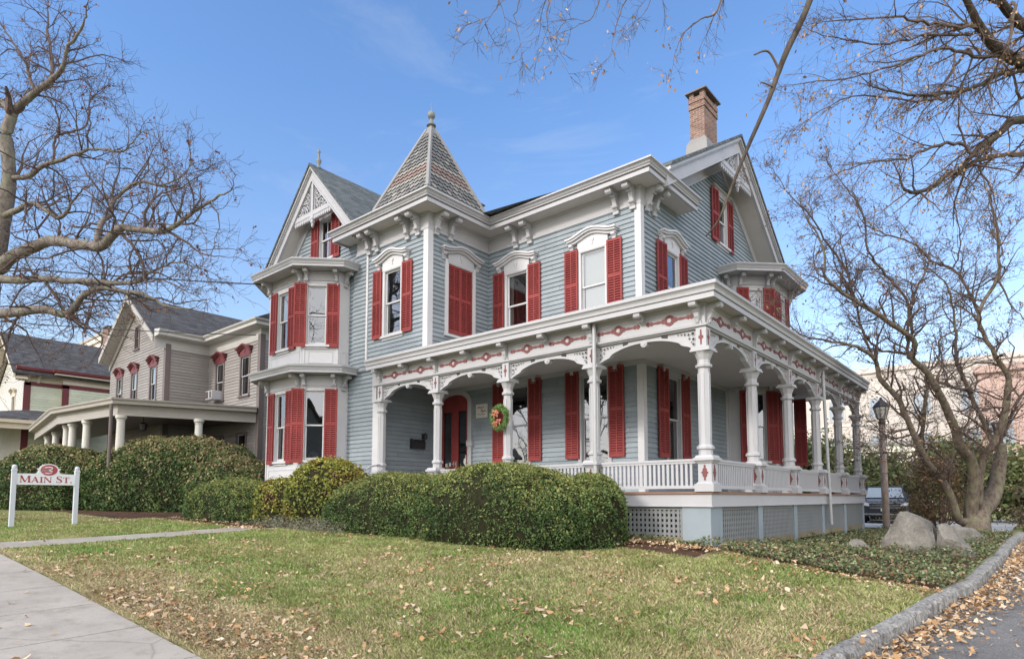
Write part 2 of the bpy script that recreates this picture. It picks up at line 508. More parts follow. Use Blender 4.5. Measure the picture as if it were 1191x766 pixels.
def window(parent, frame, xc, z0, w, h, hood=None, half=.83, sw=.47, sh=None, sz=None, shutters=True, blind=None, trim=None, name='window', casing=.11, shmat=None, gap=.02, glass=True, mull=False, hood_mat=None, sash_mat=None):
    """casing mesh (part) with sash, pane, hood, room recess, blind and two shutters as sub-parts"""
    trim = trim or M_WHITELIFT; shmat = shmat or M_RED
    X, Y = at_frame(frame, xc)
    key = ('win', w, h, hood, half, sw, sh, sz, shutters, blind, trim.name, casing, shmat.name, mull, gap, hood_mat.name if hood_mat else 0, sash_mat.name if sash_mat else 0)
    if key in _wc:
        return inst(_wc[key], parent, wloc=(X, Y, z0), rot=frame[2])
    m = MB(); a = w/2
    m.box(-a-casing, -a, -.055, .02, -.02, h+casing*.9); m.box(a, a+casing, -.055, .02, -.02, h+casing*.9)
    m.box(-a, a, -.055, .02, h, h+casing*.9)
    m.box(-a-casing-.06, a+casing+.06, -.11, .02, -.085, -.02)
    m.box(-a-casing, a+casing, -.05, .02, -.15, -.085)
    # reveal
    for x in (-a, a): m.quad((x, .02, -.02), (x, .12, -.02), (x, .12, h), (x, .02, h))
    m.quad((-a, .02, h), (a, .02, h), (a, .12, h), (-a, .12, h)); m.quad((-a, .02, -.02), (a, .02, -.02), (a, .12, -.02), (-a, .12, -.02))
    o = m.build(name, trim, parent, wloc=(X, Y, z0), rot=frame[2])
    s = MB(); st = .05; mid = h*.5
    for (z_a, z_b, y) in ((mid-.02, h, .015), (0, mid+.025, .05)):
        s.box(-a+.005, -a+st, y, y+.03, z_a, z_b); s.box(a-st, a-.005, y, y+.03, z_a, z_b)
        s.box(-a+st, a-st, y, y+.03, z_b-.05, z_b); s.box(-a+st, a-st, y, y+.03, z_a, z_a+(.045 if z_a else .075))
        if mull: s.box(-.012, .012, y+.004, y+.026, z_a, z_b)
    s.build('sash', sash_mat or trim, o, loc=(0, 0, 0))
    g = MB()
    g.quad((-a+.03, .03, mid), (a-.03, .03, mid), (a-.03, .03, h-.03), (-a+.03, .03, h-.03))
    g.quad((-a+.03, .065, .05), (a-.03, .065, .05), (a-.03, .065, mid), (-a+.03, .065, mid))
    g.build('pane', M_GLASS, o, loc=(0, 0, 0))
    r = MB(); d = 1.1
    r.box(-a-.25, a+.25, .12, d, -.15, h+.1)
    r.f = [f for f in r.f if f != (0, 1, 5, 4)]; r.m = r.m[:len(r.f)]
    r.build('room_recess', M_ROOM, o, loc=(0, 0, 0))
    if blind:
        b = MB()
        if blind == 'white':
            b.box(-a, a, .10, .105, h*.5, h)
        elif blind == 'full':
            b.box(-a, a, .10, .105, .02, h)
        elif blind == 'slats':
            n = int(h*.95/.05)
            for i in range(n): b.box(-a, a, .10, .125, h-.05*(i+1)+.012, h-.05*(i+1)+.017)
        else:
            for sg in (-1, 1):
                xs = [a*sg*(1-.42*i/6) for i in range(7)]
                for i in range(6):
                    y0, y1 = .10+.03*(i % 2), .10+.03*((i+1) % 2)
                    b.quad((xs[i], y0, 0), (xs[i+1], y1, 0), (xs[i+1], y1, h), (xs[i], y0, h))
        b.build('blind' if blind in ('white', 'full', 'slats') else 'curtain', M_CURT if blind in ('drape', 'slats') else M_BLIND, o, loc=(0, 0, 0))
    if hood:
        hm = MB()
        (hood_arch if hood == 'arch' else hood_flat)(hm, w, h, half)
        hm.build('hood', hood_mat or trim, o, loc=(0, 0, 0))
    if shutters:
        sh_ = sh or h+.12; sz_ = -.04 if sz is None else sz
        me = shutter_mesh(sw, sh_, shmat)
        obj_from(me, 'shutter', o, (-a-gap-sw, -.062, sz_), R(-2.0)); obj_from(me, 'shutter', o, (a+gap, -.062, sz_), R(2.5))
    _wc[key] = o
    return o

# ------------------------------------------------------------------ the house
HX, HY, HZ = -11.5, 14.0, .6
house = empty('victorian_house', (HX, HY, HZ), 'blue gray Victorian house with red shutters, white wraparound porch and corner turret roof', 'house')
XW, YW = -7.85, 14.55          # right wall plane, front wall plane
XT, YT = -13.32, 11.95         # turret side plane, turret front plane
FF = (0, YW, 0)                # front wall frame, local x = world X
FT = (0, YT, 0)
FR = (XW, 0, R(90))            # right wall frame, local x = world Y
FTS = (XT, 0, R(90))
FWS = (-15.7, 0, R(90))        # side wall of the front wing, inside the porch

def op(xc, z0, w, h): return (xc-w/2, xc+w/2, z0, z0+h)
win2_front = [-12.1, -9.32]
win1_front = [-12.1, -9.32]

m = MB()
# front wall of the main block, upper and lower storeys
courses(m, FF, XT, XW, 5.5, 9.4, [op(x, 6.45, .8, 2.0) for x in win2_front])
courses(m, FF, -15.7, XW, 1.6, 5.3, [op(x, 2.5, .85, 2.4) for x in win1_front]+[(-15.52, -14.13, 1.6, 4.95)])
# right wall with its gable
GA = (20.15, 13.2); GL = .615; GR = .78
def gclip(z): return (GA[0]-(GA[1]-z)/GL, GA[0]+(GA[1]-z)/GR)
courses(m, FR, YW, 24.9, 1.6, 9.4, [op(16.33, 6.5, .76, 2.0), op(16.28, 2.5, .78, 2.4), (20.4, 23.2, 1.6, 9.3)])
courses(m, FR, YW, 24.9, 9.4, 12.9, [op(20.18, 9.98, .8, 1.7)], clip=gclip)
m.build('wall', M_SIDING, house)
m = MB()
courses(m, FT, -16.9, XT, 5.5, 9.4, [op(-14.87, 6.48, .76, 2.0)])
courses(m, FTS, YT, YW, 5.5, 9.4, [op(13.25, 6.42, 1.04, 2.1)])
m.build('turret_wall', M_SIDING, house)
m = MB()
FG = (0, 12.0, 0); GC = -18.85
def wclip(z): return (GC-(12.75-z)/1.09, GC+(12.75-z)/1.09)
courses(m, FG, -21.0, -15.7, .55, 9.6, [(-20.7, -17.3, .5, 9.0)])
courses(m, FG, -21.0, -15.7, 9.6, 12.6, [op(-18.62, 9.75, .72, 1.5)], clip=wclip)
courses(m, FWS, 12.0, YW, 1.6, 5.3)
courses(m, (-21.0, 0, R(-90)), -22.0, -12.0, .8, 9.9)
m.build('wing_wall', M_SIDING, house)
# plain back and far side walls
m = MB()
m.box(-20.9, -7.9, 27.0, 27.1, .3, 9.6); m.box(-7.95, -7.86, 24.9, 27.0, .3, 9.6)
m.build('rear_wall', M_SIDING, house)

# corner boards
def cboard(x, y, z0, z1, w=.15, t=.04):
    """L-shaped corner board wrapped on a front right outside corner"""
    m = MB(); m.prism([(x-w, y-t), (x+t, y-t), (x+t, y+w), (x, y+w), (x, y), (x-w, y)], 'z', z0, z1)
    m.build('corner_board', M_WHITELIFT, house)
cboard(XW, YW, 1.62, 9.36, .14, .045)
cboard(XT, YT, 5.55, 9.36, .16, .045)
for b_ in ((-16.19, -16.10, YT-.05, YT, 5.7, 9.36), (-15.74, -15.40, 11.90, 11.99, .7, 5.5), (XW, XW+.035, 20.12, 20.28, 1.62, 9.0)):
    m = MB(); m.box(*b_); m.build('corner_board', M_WHITELIFT, house)

# main cornice, frieze and soffit
cpath = [(-16.69, 12.7), (-16.69, YT), (XT, YT), (XT, YW), (XW, YW), (XW, 16.9)]
fpath = [(-16.69, 12.7), (-16.69, YT), (XT, YT), (XT, YW), (XW, YW), (XW, 15.36)]
m = MB()
m.sweep(fpath, [(.0, 9.34), (.055, 9.34), (.06, 9.40), (.05, 9.42), (.035, 9.44), (.035, 9.78), (.06, 9.79), (.08, 9.84), (0, 9.84)])
m.build('frieze', M_WHITE2, house)
m = MB()
m.sweep(cpath, [(-.3, 9.842), (.58, 9.842), (.58, 9.86), (-.3, 9.90)])
m.build('soffit', M_SOFFIT, house)
m = MB()
m.sweep(cpath, [(.54, 9.80), (.60, 9.80), (.60, 9.91), (.56, 9.912), (.56, 9.94), (.64, 9.945), (.65, 9.975), (.605, 9.98), (.605, 9.998), (.64, 10.02), (.665, 10.06), (.70, 10.085), (.73, 10.09), (.73, 10.135), (.70, 10.15), (-.3, 10.19), (-.3, 9.9), (.54, 9.88)])
m.build('cornice', M_WHITE, house)

def bracket_mesh(h=.55, p=.5, w=.11):
    key = ('br', h, p, w)
    if key in _wc: return _wc[key]
    m = MB(); a = h/.55; b = p/.5
    pts = [(0, 0), (.47, 0), (.47, -.03), (.44, -.13), (.36, -.17), (.27, -.14), (.20, -.20), (.155, -.32), (.13, -.42), (.06, -.52), (0, -.56)]
    m.prism([(-x*b, z*a) for x, z in pts], 'x', -w/2, w/2)
    m.box(-w*.75, w*.75, -.49*b, 0, -.035*a, 0)
    for (cy, cz, r, ww) in ((.41, -.10, .075, .80), (.105, -.42, .05, .72), (.25, -.17, .035, .64)):
        c = [(-cy*b+r*b*math.cos(t), cz*a+r*a*math.sin(t)) for t in [i*math.pi/5 for i in range(10)]]
        m.prism(c, 'x', -w*ww, w*ww)
    m.box(-w*.8, w*.8, -.07*b, 0, -.62*a, -.54*a)
    o = m.build('bracket', M_WHITE); me = o.data; bpy.data.objects.remove(o); _wc[key] = me
    return me
def brackets(frame, xs, ztop, h=.55, p=.5, w=.11, parent=house, name='bracket'):
    me = bracket_mesh(h, p, w)
    for x in xs:
        X, Y = at_frame(frame, x, -.036)
        o = bpy.data.objects.new(name, me); COL.objects.link(o); o.parent = parent
        o.location = Vector((X, Y, ztop))-world_loc(parent); o.rotation_euler = (0, 0, frame[2])
brackets(FF, [-12.1, -11.55, -8.53, -8.02], 9.84)
brackets(FT, [-16.03, -15.62, -14.17, -13.70], 9.84)
brackets(FTS, [12.2, 12.76], 9.84)
brackets(FR, [14.85, 15.25], 9.84)
brackets((-16.69, 0, R(-90)), [-12.15], 9.84)

# windows of the front, turret and right walls
window(house, FF, -12.1, 6.45, .8, 2.0, 'arch', .83, .46, 2.16, -.03, blind='drape', gap=.075)
window(house, FF, -9.32, 6.45, .8, 2.0, 'arch', .83, .46, 2.16, -.03, blind='full', gap=.075)
window(house, FT, -14.87, 6.48, .76, 2.0, 'arch', .80, .43, 2.16, -.06, gap=.105)
window(house, FR, 16.33, 6.5, .76, 2.0, 'arch', .80, .54, 2.16, -.03, gap=.06)
window(house, FR, 20.18, 9.98, .80, 1.62, None, .8, .52, 1.78, -.08)
window(house, FG, -18.62, 9.78, .72, 1.42, None, .8, .47, 1.60, -.1, mull=True)
for x in win1_front: window(house, FF, x, 2.5, .85, 2.4, 'flat', .84, .46, 2.46, .1, trim=M_WHITE2, gap=.06)
window(house, FR, 16.28, 2.5, .78, 2.4, 'flat', .84, .55, 2.46, .1, trim=M_WHITE2, blind='drape', gap=.06)
g = MB()
g.prism([(19.55, 11.66), (20.85, 11.66), (20.85, 11.78), (19.55, 11.78)], 'x', XW, XW+.07)
g.prism([(19.48, 11.775), (20.92, 11.775), (20.96, 11.85), (19.44, 11.85)], 'x', XW, XW+.12)
g.build('window_cap', M_WHITE, house)
g = MB()
g.prism([(-19.2, 11.22), (-18.05, 11.22), (-18.05, 11.36), (-19.2, 11.36)], 'y', 11.93, 12.0)
g.prism([(-19.25, 11.355), (-18.0, 11.355), (-17.98, 11.43), (-19.27, 11.43)], 'y', 11.88, 12.0)
g.build('window_cap', M_WHITE, house)

# closed shuttered opening on the turret side
X, Y = at_frame(FTS, 13.25)
m = MB(); w, h = 1.04, 2.1
m.box(-w/2-.13, -w/2, -.055, .02, -.05, h+.12); m.box(w/2, w/2+.13, -.055, .02, -.05, h+.12); m.box(-w/2-.16, w/2+.16, -.09, .02, -.12, -.05)
m.box(-w/2, w/2, -.055, .02, h, h+.12); m.quad((-w/2, .05, 0), (w/2, .05, 0), (w/2, .05, h), (-w/2, .05, h))
bw = m.build('blind_window', M_WHITELIFT, house, wloc=(X, Y, 6.42), rot=R(90))
bw['label'] = 'window opening closed by two shut red shutters'
me = shutter_mesh(.52, 2.1, M_RED)
obj_from(me, 'shutter', bw, (-.52, .005, 0)); obj_from(me, 'shutter', bw, (0, .005, 0))
hm = MB(); hood_arch(hm, .9, 2.1, .86, .60); hm.build('hood', M_WHITE, bw, loc=(0, 0, 0))

# ------------------------------------------------------------------ entrance door
def arch_pts(x0, x1, zs, zc, n=12):
    xc = (x0+x1)/2; a = (x1-x0)/2
    return [(xc+a*math.cos(math.pi*(1-i/n)), zs+(zc-zs)*math.sin(math.pi*(1-i/n))) for i in range(n+1)]
m = MB()
dx0, dx1, zf, zs, zc = -15.50, -14.15, 1.66, 4.62, 4.93
inn = arch_pts(dx0, dx1, zs, zc); out = arch_pts(dx0-.17, dx1+.17, zs+.02, zc+.16)
for i in range(len(inn)-1): m.prism([inn[i], inn[i+1], out[i+1], out[i]], 'y', YW-.085, YW+.02)
m.box(dx0-.17, dx0, YW-.085, YW+.1, zf, zs+.01); m.box(dx1, dx1+.17, YW-.085, YW+.1, zf, zs+.01)
m.box(dx1-.02, dx1+.22, YW-.12, YW, 3.18, 3.36); m.box(dx0-.3, dx1+.3, YW-.15, YW+.1, 1.60, 1.66)
door = m.build('door', M_WHITE2, house)
xm = (dx0+dx1)/2
for (a, b, sg) in ((dx0, xm-.004, 1), (xm+.004, dx1, -1)):
    l = MB(); y0, y1 = YW+.03, YW+.08
    ga, gb = a+.19, b-.19
    if sg > 0: ga, gb = a+.13, b-.15
    else: ga, gb = a+.15, b-.13
    l.box(a, ga, y0, y1, zf, 4.45); l.box(gb, b, y0, y1, zf, 4.45); l.box(ga, gb, y0, y1, zf, 1.95); l.box(ga, gb, y0, y1, 2.36, 2.52)
    l.box(ga+.03, gb-.03, y0+.012, y1, 1.95, 2.36); l.box(ga, gb, y0, y1, 4.38, 4.45)
    top = [p for p in arch_pts(dx0, dx1, zs, zc, 24) if a-.01 <= p[0] <= b+.01]
    for p, q in zip(top[:-1], top[1:]): l.prism([(p[0], 4.45), (q[0], 4.45), q, p], 'y', y0, y1)
    for (xa, xb, za, zb) in ((ga-.02, gb+.02, 2.50, 2.53), (ga-.02, gb+.02, 4.37, 4.40), (ga-.02, ga+.012, 2.5, 4.4), (gb-.012, gb+.02, 2.5, 4.4)): l.box(xa, xb, y0-.018, y0, za, zb)
    l.build('door_leaf', M_RED, door, loc=(0, 0, 0))
    g = MB(); g.box(ga, gb, y0+.02, y0+.026, 2.52, 4.38); g.build('door_glass', M_GLASS, door, loc=(0, 0, 0))
h = MB()
for x in (xm-.06, xm+.06):
    h.lathe(x, YW-.01, [(.0, 2.60), (.022, 2.61), (.022, 2.65), (0, 2.66)], 10); h.box(x-.018, x+.018, YW+.015, YW+.03, 2.56, 2.72)
h.build('door_handle', M_GALV, door, loc=(0, 0, 0))
h = MB()
c = [(-14.33+.11*math.cos(t), 2.70+.13*math.sin(t)) for t in [i*math.pi/10 for i in range(20)]]
h.prism(c, 'y', YW+.042, YW+.047); h.box(-14.36, -14.30, YW+.042, YW+.047, 2.84, 2.90)
h.box(-15.30, -15.19, YW+.042, YW+.047, 2.53, 2.66); h.box(-15.12, -15.03, YW+.042, YW+.047, 2.56, 2.68)
h.build('door_sticker', M_BLIND, door, loc=(0, 0, 0))
m = MB(); m.box(-15.6, -14.0, YW+.3, YW+.36, 1.6, 5.0); m.build('hall_dark_panel', M_DARK, house)  # near-black sheet: darkness of the unlit hall put into its colour

# ------------------------------------------------------------------ two-storey bays
def bay(path, openings, zb, parent=house, name='bay', small=False):
    """canted bay of panelled white boards; path = wall plan with the outside on the right; openings per face"""
    o = MB()
    segs = list(zip(path[:-1], path[1:]))
    for k, (a, b) in enumerate(segs):
        L = math.hypot(b[0]-a[0], b[1]-a[1]); rot = math.atan2(b[1]-a[1], b[0]-a[0])
        fr = (a[0], a[1], rot)
        ops = []
        if k in openings:
            xc, w = openings[k]
            ops = [op(xc, 2.72, w, 2.22), op(xc, 6.45, w, 1.92)]
        flatwall(o, fr, 0, L, zb, 8.9, ops)
        # raised panels above and below the windows, corner beads
        o.at(a[0], a[1], 0, rot)
        for (z0, z1) in ((5.84, 6.26), (1.95, 2.45), (8.60, 8.80), (5.12, 5.36)):
            e = .17 if L > .7 else .1
            if z1-z0 > .3:
                o.box(e, L-e, -.018, 0, z0, z0+.035); o.box(e, L-e, -.018, 0, z1-.035, z1); o.box(e, e+.035, -.018, 0, z0+.035, z1-.035); o.box(L-e-.035, L-e, -.018, 0, z0+.035, z1-.035)
            else: o.box(.05, L-.05, -.016, 0, z0, z0+.03)
        for (z0, z1) in ((1.7, 5.1), (5.75, 8.58)):
            o.box(.0, .07, -.022, 0, z0, z1); o.box(L-.07, L, -.022, 0, z0, z1)
        o.T = None
    root = o.build(name, M_WHITELIFT, parent)
    for k, (xc, w) in openings.items():
        a, b = path[k], path[k+1]; rot = math.atan2(b[1]-a[1], b[0]-a[0])
        fr = (a[0], a[1], rot)
        window(parent, fr, xc, 2.72, w, 2.22, None, .8, .40, 2.38, -.1, casing=.07)
        window(parent, fr, xc, 6.45, w, 1.92, None, .8, .40, 2.1, -.1, casing=.07, blind='white' if k == 2 else None)
    for (z0, zt, fz0) in ((5.44, 5.68, 5.08), (8.86, 9.10, 8.56)):
        c = MB()
        c.sweep(path, [(0, fz0), (.035, fz0), (.035, fz0+.03), (.02, fz0+.04), (.02, z0-.02), (.05, z0), (0, z0)])
        c.sweep(path, [(0, z0+.02), (.50, z0+.02), (.50, z0), (.55, z0), (.55, z0+.085), (.575, z0+.09), (.575, z0+.115), (.60, z0+.15), (.635, z0+.19), (.64, z0+.225), (.62, z0+.24), (0, zt+.06)])
        c.build('bay_cornice', M_WHITE, root, loc=(0, 0, 0))
        r = MB(); r.poly([(x, y, zt+.055) for x, y in offset(path, .4)]); r.build('bay_roof', M_LEAD, root, loc=(0, 0, 0))
        for k, (a, b) in enumerate(segs):
            L = math.hypot(b[0]-a[0], b[1]-a[1])
            if L < .3: continue
            fr = (a[0], a[1], math.atan2(b[1]-a[1], b[0]-a[0]))
            xs = [.09, L-.09] if L > .7 else [L/2]
            brackets(fr, xs, z0+.01, .42, .36, .085, root, 'bay_bracket')
    return root
fb_path = [(-20.9, 12.0), (-20.9, 11.6), (-20.1, 10.8), (-18.0, 10.8), (-17.2, 11.6), (-17.2, 12.0)]
fbay = bay(fb_path, {2: (.95, .68), 3: (.43, .60)}, .5)
rb_path = [(XW, 20.3), (-7.43, 20.3), (-6.64, 21.09), (-6.64, 23.2), (-7.43, 23.99), (XW, 23.99)]
rbay = bay(rb_path, {1: (.62, .46), 2: (1.15, .6)}, 1.6)

# ------------------------------------------------------------------ roofs
def gable_roof(name, axis, c, apex, sl, sr, hl, hr, a0, a1, th, mat):
    """ridge along axis; slopes sl,sr with half widths hl,hr"""
    m = MB()
    L = (c-hl, apex-sl*hl); Rr = (c+hr, apex-sr*hr); A = (c, apex)
    for (p, q) in ((L, A), (A, Rr)):
        m.prism([p, q, (q[0], q[1]-th), (p[0], p[1]-th)], axis, a0, a1)
    return m
m = gable_roof('x', 'y', GC, 13.09, 1.09, 1.09, 2.93, 2.62, 11.37, 22.0, .09, None)
m.build('gable_roof', M_SHINGLE, house, uv=True)
m = gable_roof('x', 'x', 20.15, 13.57, .605, .75, 5.3, 4.8, -14.0, -7.05, .09, None)
rroof = m.build('gable_roof', M_SHINGLE, house, uv=True)
m = MB()   # low hipped roof over the main block behind the cornice
m.poly([(-13.4, 13.4, 10.16), (XW+.3, 14.2, 10.16), (XW-2, 18.5, 10.9), (-15, 18.5, 10.9)])
m.poly([(XW+.3, 14.2, 10.16), (XW+.3, 17.0, 10.3), (XW-2, 18.5, 10.9)])
m.poly([(-21, 22, 9.9), (-21, 27.2, 9.8), (-7.5, 27.2, 9.8), (-7.5, 24.5, 9.8), (-14, 20.2, 13.3), (-18.85, 20.2, 12.9)])
m.build('hipped_roof', M_SHINGLE, house, uv=True)

# rakes, soffits and gable ornaments; local outline in (u,z) on a plane
def gable_trim(c, apex, sl, sr, hl, hr, plane, inner, axis):
    m = MB(); ext = ('y' if axis == 'y' else 'x')
    d = 1 if inner > plane else -1
    def slab(dz0, dz1, a0, a1, eL=0., eR=0., mi=0):
        for (s, hw, sg) in ((sl, hl, -1), (sr, hr, 1)):
            e = c+sg*hw
            pts = [(c, apex+dz1), (e, apex-s*hw+dz1), (e, apex-s*hw+dz0), (c, apex+dz0)]
            m.prism(pts, ext, min(a0, a1), max(a0, a1), mi)
    slab(-.62, -.10, plane+d*.03, plane+d*.09)
    slab(-.24, -.11, plane-d*.025, plane+d*.03)
    slab(-.19, -.10, plane-d*.07, plane-d*.025)
    slab(-.62, -.54, plane-d*.0, plane+d*.03)
    slab(-.60, -.54, plane+d*.09, inner, mi=1)
    slab(-1.02, -.60, inner-d*.05, inner-d*.005)
    slab(-1.02, -.96, inner-d*.08, inner-d*.05)
    return m.build('bargeboard', [M_WHITE, M_SOFFIT], house)
gable_trim(GC, 13.09, 1.09, 1.09, 2.86, 2.52, 11.48, 12.0, 'y')
gable_trim(20.15, 13.57, .605, .75, 5.3, 4.7, -7.16, XW, 'x')

def ornament(c, apex, sl, sr, zcol, plane, axis, d):
    """collar beam, king post, fretwork and a saw-tooth drop fringe under the apex"""
    m = MB()
    zt = apex-.60
    hl = (zt-zcol)/sl; hr = (zt-zcol)/sr
    a0, a1 = (plane, plane+d*.06); lo, hi = min(a0, a1), max(a0, a1)
    def pr(p, o=0.0): m.prism(p, axis, lo-o, hi+o)
    pr([(c-hl-.1, zcol), (c+hr+.1, zcol), (c+hr-.05, zcol+.16), (c-hl+.05, zcol+.16)], .015)
    pr([(c-.06, zcol-.25), (c+.06, zcol-.25), (c+.06, zt), (c-.06, zt)], .02)
    pr([(c-.09, zcol-.12), (c+.09, zcol-.12), (c+.09, zcol+.0), (c-.09, zcol+.0)], .03)
    pr([(c, zcol-.42), (c+.05, zcol-.32), (c+.03, zcol-.25), (c-.03, zcol-.25), (c-.05, zcol-.32)])
    n = 9
    for k in range(n):
        for sg, hw in ((-1, hl), (1, hr)):
            u = c+sg*(.14+(hw-.1)*k/n); w = (hw-.1)/n*.42
            pr([(u-w, zcol), (u+w, zcol), (u+w, zcol-.10), (u, zcol-.17), (u-w, zcol-.10)])
    # fretwork: rings, leaves and thin bars
    for sg, hw, s in ((-1, hl, sl), (1, hr, sr)):
        for (f, g) in ((.22, .26), (.5, .22), (.76, .16), (.2, .58), (.45, .5), (.2, .84), (.34, .72)):
            u = c+sg*(.08+f*(hw-.12)); top = zt-(abs(u-c))*s
            z = zcol+.17+g*max(.05, top-zcol-.2)
            if z > top-.06: continue
            r = .085; nn = 10
            for i in range(nn):
                t0, t1 = 2*math.pi*i/nn, 2*math.pi*(i+1)/nn
                pr([(u+r*math.cos(t0), z+r*math.sin(t0)), (u+r*math.cos(t1), z+r*math.sin(t1)), (u+.6*r*math.cos(t1), z+.6*r*math.sin(t1)), (u+.6*r*math.cos(t0), z+.6*r*math.sin(t0))])
            pr([(u-.025, z-.15), (u+.025, z-.15), (u+.02, z-.08), (u-.02, z-.08)])
            pr([(u+.085*sg, z-.03), (u+.2*sg, z-.05), (u+.2*sg, z+.0), (u+.085*sg, z+.03)])
        for i in range(4):
            u = c+sg*(.15+.24*i*hw); top = zt-abs(u-c)*s
            if top > zcol+.25: pr([(u-.015, zcol+.16), (u+.015, zcol+.16), (u+.015, top), (u-.015, top)])
    return m.build('gable_ornament', M_WHITE, house)
ornament(GC, 13.09, 1.09, 1.09, 11.25, 11.54, 'y', 1)
ornament(20.15, 13.57, .605, .75, 12.05, -7.22, 'x', -1)

def finial(x, y, z, s, name='finial', ball=True):
    m = MB()
    if ball: prof = [(.15, 0), (.15, .03), (.10, .06), (.07, .14), (.05, .20), (.05, .24), (.09, .26), (.12, .31), (.128, .36), (.12, .41), (.09, .46), (.04, .49), (.018, .53), (.012, .75), (0, .76)]
    else: prof = [(.12, 0), (.12, .05), (.07, .10), (.055, .2), (.10, .3), (.10, .36), (.05, .42), (.035, .62), (.06, .66), (.06, .72), (0, .82)]
    m.lathe(x, y, [(r*s, z+h*s) for r, h in prof], 14)
    return m.build(name, M_FINIAL, house, smooth=True)
finial(GC, 11.75, 13.0, .92, ball=False)

# slated pyramid roof of the turret, slate by slate
PX0, PX1, PY0, PY1, PZ, PA = -15.12, -12.72, 11.36, 13.76, 10.17, 13.05
pc = ((PX0+PX1)/2, (PY0+PY1)/2)
m = MB()
cor = [(PX0, PY0), (PX1, PY0), (PX1, PY1), (PX0, PY1)]
for k in range(4):
    a, b = cor[k], cor[(k+1) % 4]
    m.poly([(a[0], a[1], PZ), (b[0], b[1], PZ), (pc[0], pc[1], PA)], 3)
    A = Vector((a[0], a[1], PZ)); B = Vector((b[0], b[1], PZ)); T = Vector((pc[0], pc[1], PA))
    mid = (A+B)/2; ux = (B-A).normalized(); up = (T-mid); H = up.length; up.normalize(); nn = ux.cross(up).normalized()
    rows = 17; rh = H*.93/rows; half0 = (B-A).length/2
    for r in range(rows):
        zb = r*rh-rh*.45; w = .20
        fr = (r+.5)/rows
        col = 1 if r in (5, 6) else (2 if r in (4, 7) else 0)
        hw = half0*(1-(r*rh)/H)
        n = int(hw/w)+2
        for i in range(-n, n+1):
            u = (i+(.5 if r % 2 else 0))*w
            if abs(u)-w*.35 > hw: continue
            g = w*.455
            c_ = col
            if col == 0: c_ = random.choice((0, 0, 0, 4, 4, 2) if r < 10 else (0, 0, 0, 0, 4))
            pts = [(-g, rh*1.25, .004), (-g, rh*.40, .028), (-g*.40, .012, .036), (g*.40, .012, .036), (g, rh*.40, .028), (g, rh*1.25, .004)]
            vs = []
            for (du, dv, dn) in pts:
                v_ = max(0.0, zb+dv); lim = half0*(1-v_/H)
                q = mid + ux*max(-lim, min(lim, u+du)) + up*v_ + nn*(dn+random.uniform(0, .004))
                vs.append(tuple(q))
            m.poly(vs, c_)
m.build('turret_roof', [M_SLATE, M_SLATEP, M_SLATEC, M_SLATED, M_SLATET], house)
m = MB()
for (x, y) in cor:
    m.tube([(x, y, PZ+.03), (pc[0]+(x-pc[0])*.08, pc[1]+(y-pc[1])*.08, PZ+(PA-PZ)*.92+.03)], [.075, .06], 5)
m.frust(pc[0], pc[1], PZ+(PA-PZ)*.85, PA-.02, .21, .21, .045, .045)
m.sweep([(PX0, PY0), (PX1, PY0), (PX1, PY1), (PX0, PY1)], [(-.02, PZ-.03), (.05, PZ-.03), (.04, PZ+.05), (-.06, PZ+.06)], closed=True)
m.build('hip_flashing', M_LEAD, house)
finial(pc[0], pc[1], PA-.06, .98)

# chimneys
def chimney(x0, x1, y0, y1, zb, zt, parent, base=True):
    m = MB()
    zc = zt-.62
    m.box(x0, x1, y0, y1, zb, zc); m.box(x0-.035, x1+.035, y0-.035, y1+.035, zc, zc+.16); m.box(x0-.005, x1+.005, y0-.005, y1+.005, zc+.16, zc+.24)
    m.box(x0-.035, x1+.035, y0-.035, y1+.035, zc+.24, zc+.40)
    for (a, b) in ((x0, y0), (x1-.14, y0), (x0, y1-.14), (x1-.14, y1-.14)): m.box(a-.01, a+.15, b-.01, b+.15, zc+.40, zc+.56)
    o = m.build('chimney', M_BRICK, parent, uv=True)
    k = MB(); k.box(x0-.12, x1+.12, y0-.12, y1+.12, zc+.56, zc+.61); k.build('chimney_cap', M_TAUPE, o, loc=(0, 0, 0))
    if base:
        k = MB(); cx, cy = (x0+x1)/2, (y0+y1)/2
        k.frust(cx, cy, zb-.6, zb+.50, (x1-x0)/2+.17, (y1-y0)/2+.17, (x1-x0)/2+.10, (y1-y0)/2+.10); k.frust(cx, cy, zb+.50, zb+.68, (x1-x0)/2+.10, (y1-y0)/2+.10, (x1-x0)/2+.005, (y1-y0)/2+.005)
        k.build('chimney_base', M_LEAD, o, loc=(0, 0, 0))
    return o
chimney(-8.72, -8.2, 19.85, 20.93, 13.15, 15.52, house)
chimney(-19.75, -19.2, 19.8, 20.5, 12.0, 15.05, house, False)
# ------------------------------------------------------------------ wraparound porch
XC, YC = -5.0, 11.77
FX = [-15.1, -12.65, -10.1, -7.55, XC]
SY = [YC, 14.42, 17.05, 19.70, 22.33, 24.95]
FPF = (0, YC, 0); FPR = (XC, 0, R(90))
ppath = [(-15.4, YC), (XC, YC), (XC, 24.95)]
ppath2 = [(-15.4, YC), (XC, YC), (XC, 25.15)]
m = MB()
fl = [(-15.65, YC), (XC, YC), (XC, 25.1), (XW, 25.1), (XW, YW), (-15.65, YW)]
o_ = [(-15.65, YC-.2), (XC+.2, YC-.2), (XC+.2, 25.1), (XW, 25.1), (XW, YW), (-15.65, YW)]
m.prism(o_, 'z', 1.585, 1.63)
m.poly([(x, y, 1.634) for x, y in [(-15.65, YC-.17), (XC+.17, YC-.17), (XC+.17, 25.08), (XW, 25.08), (XW, YW), (-15.65, YW)]], 1)  # unseen pale floor sheet added to bounce light up into the porch
porch = m.build('porch', [M_FLOORBROWN, M_FLOORBOUNCE], house)
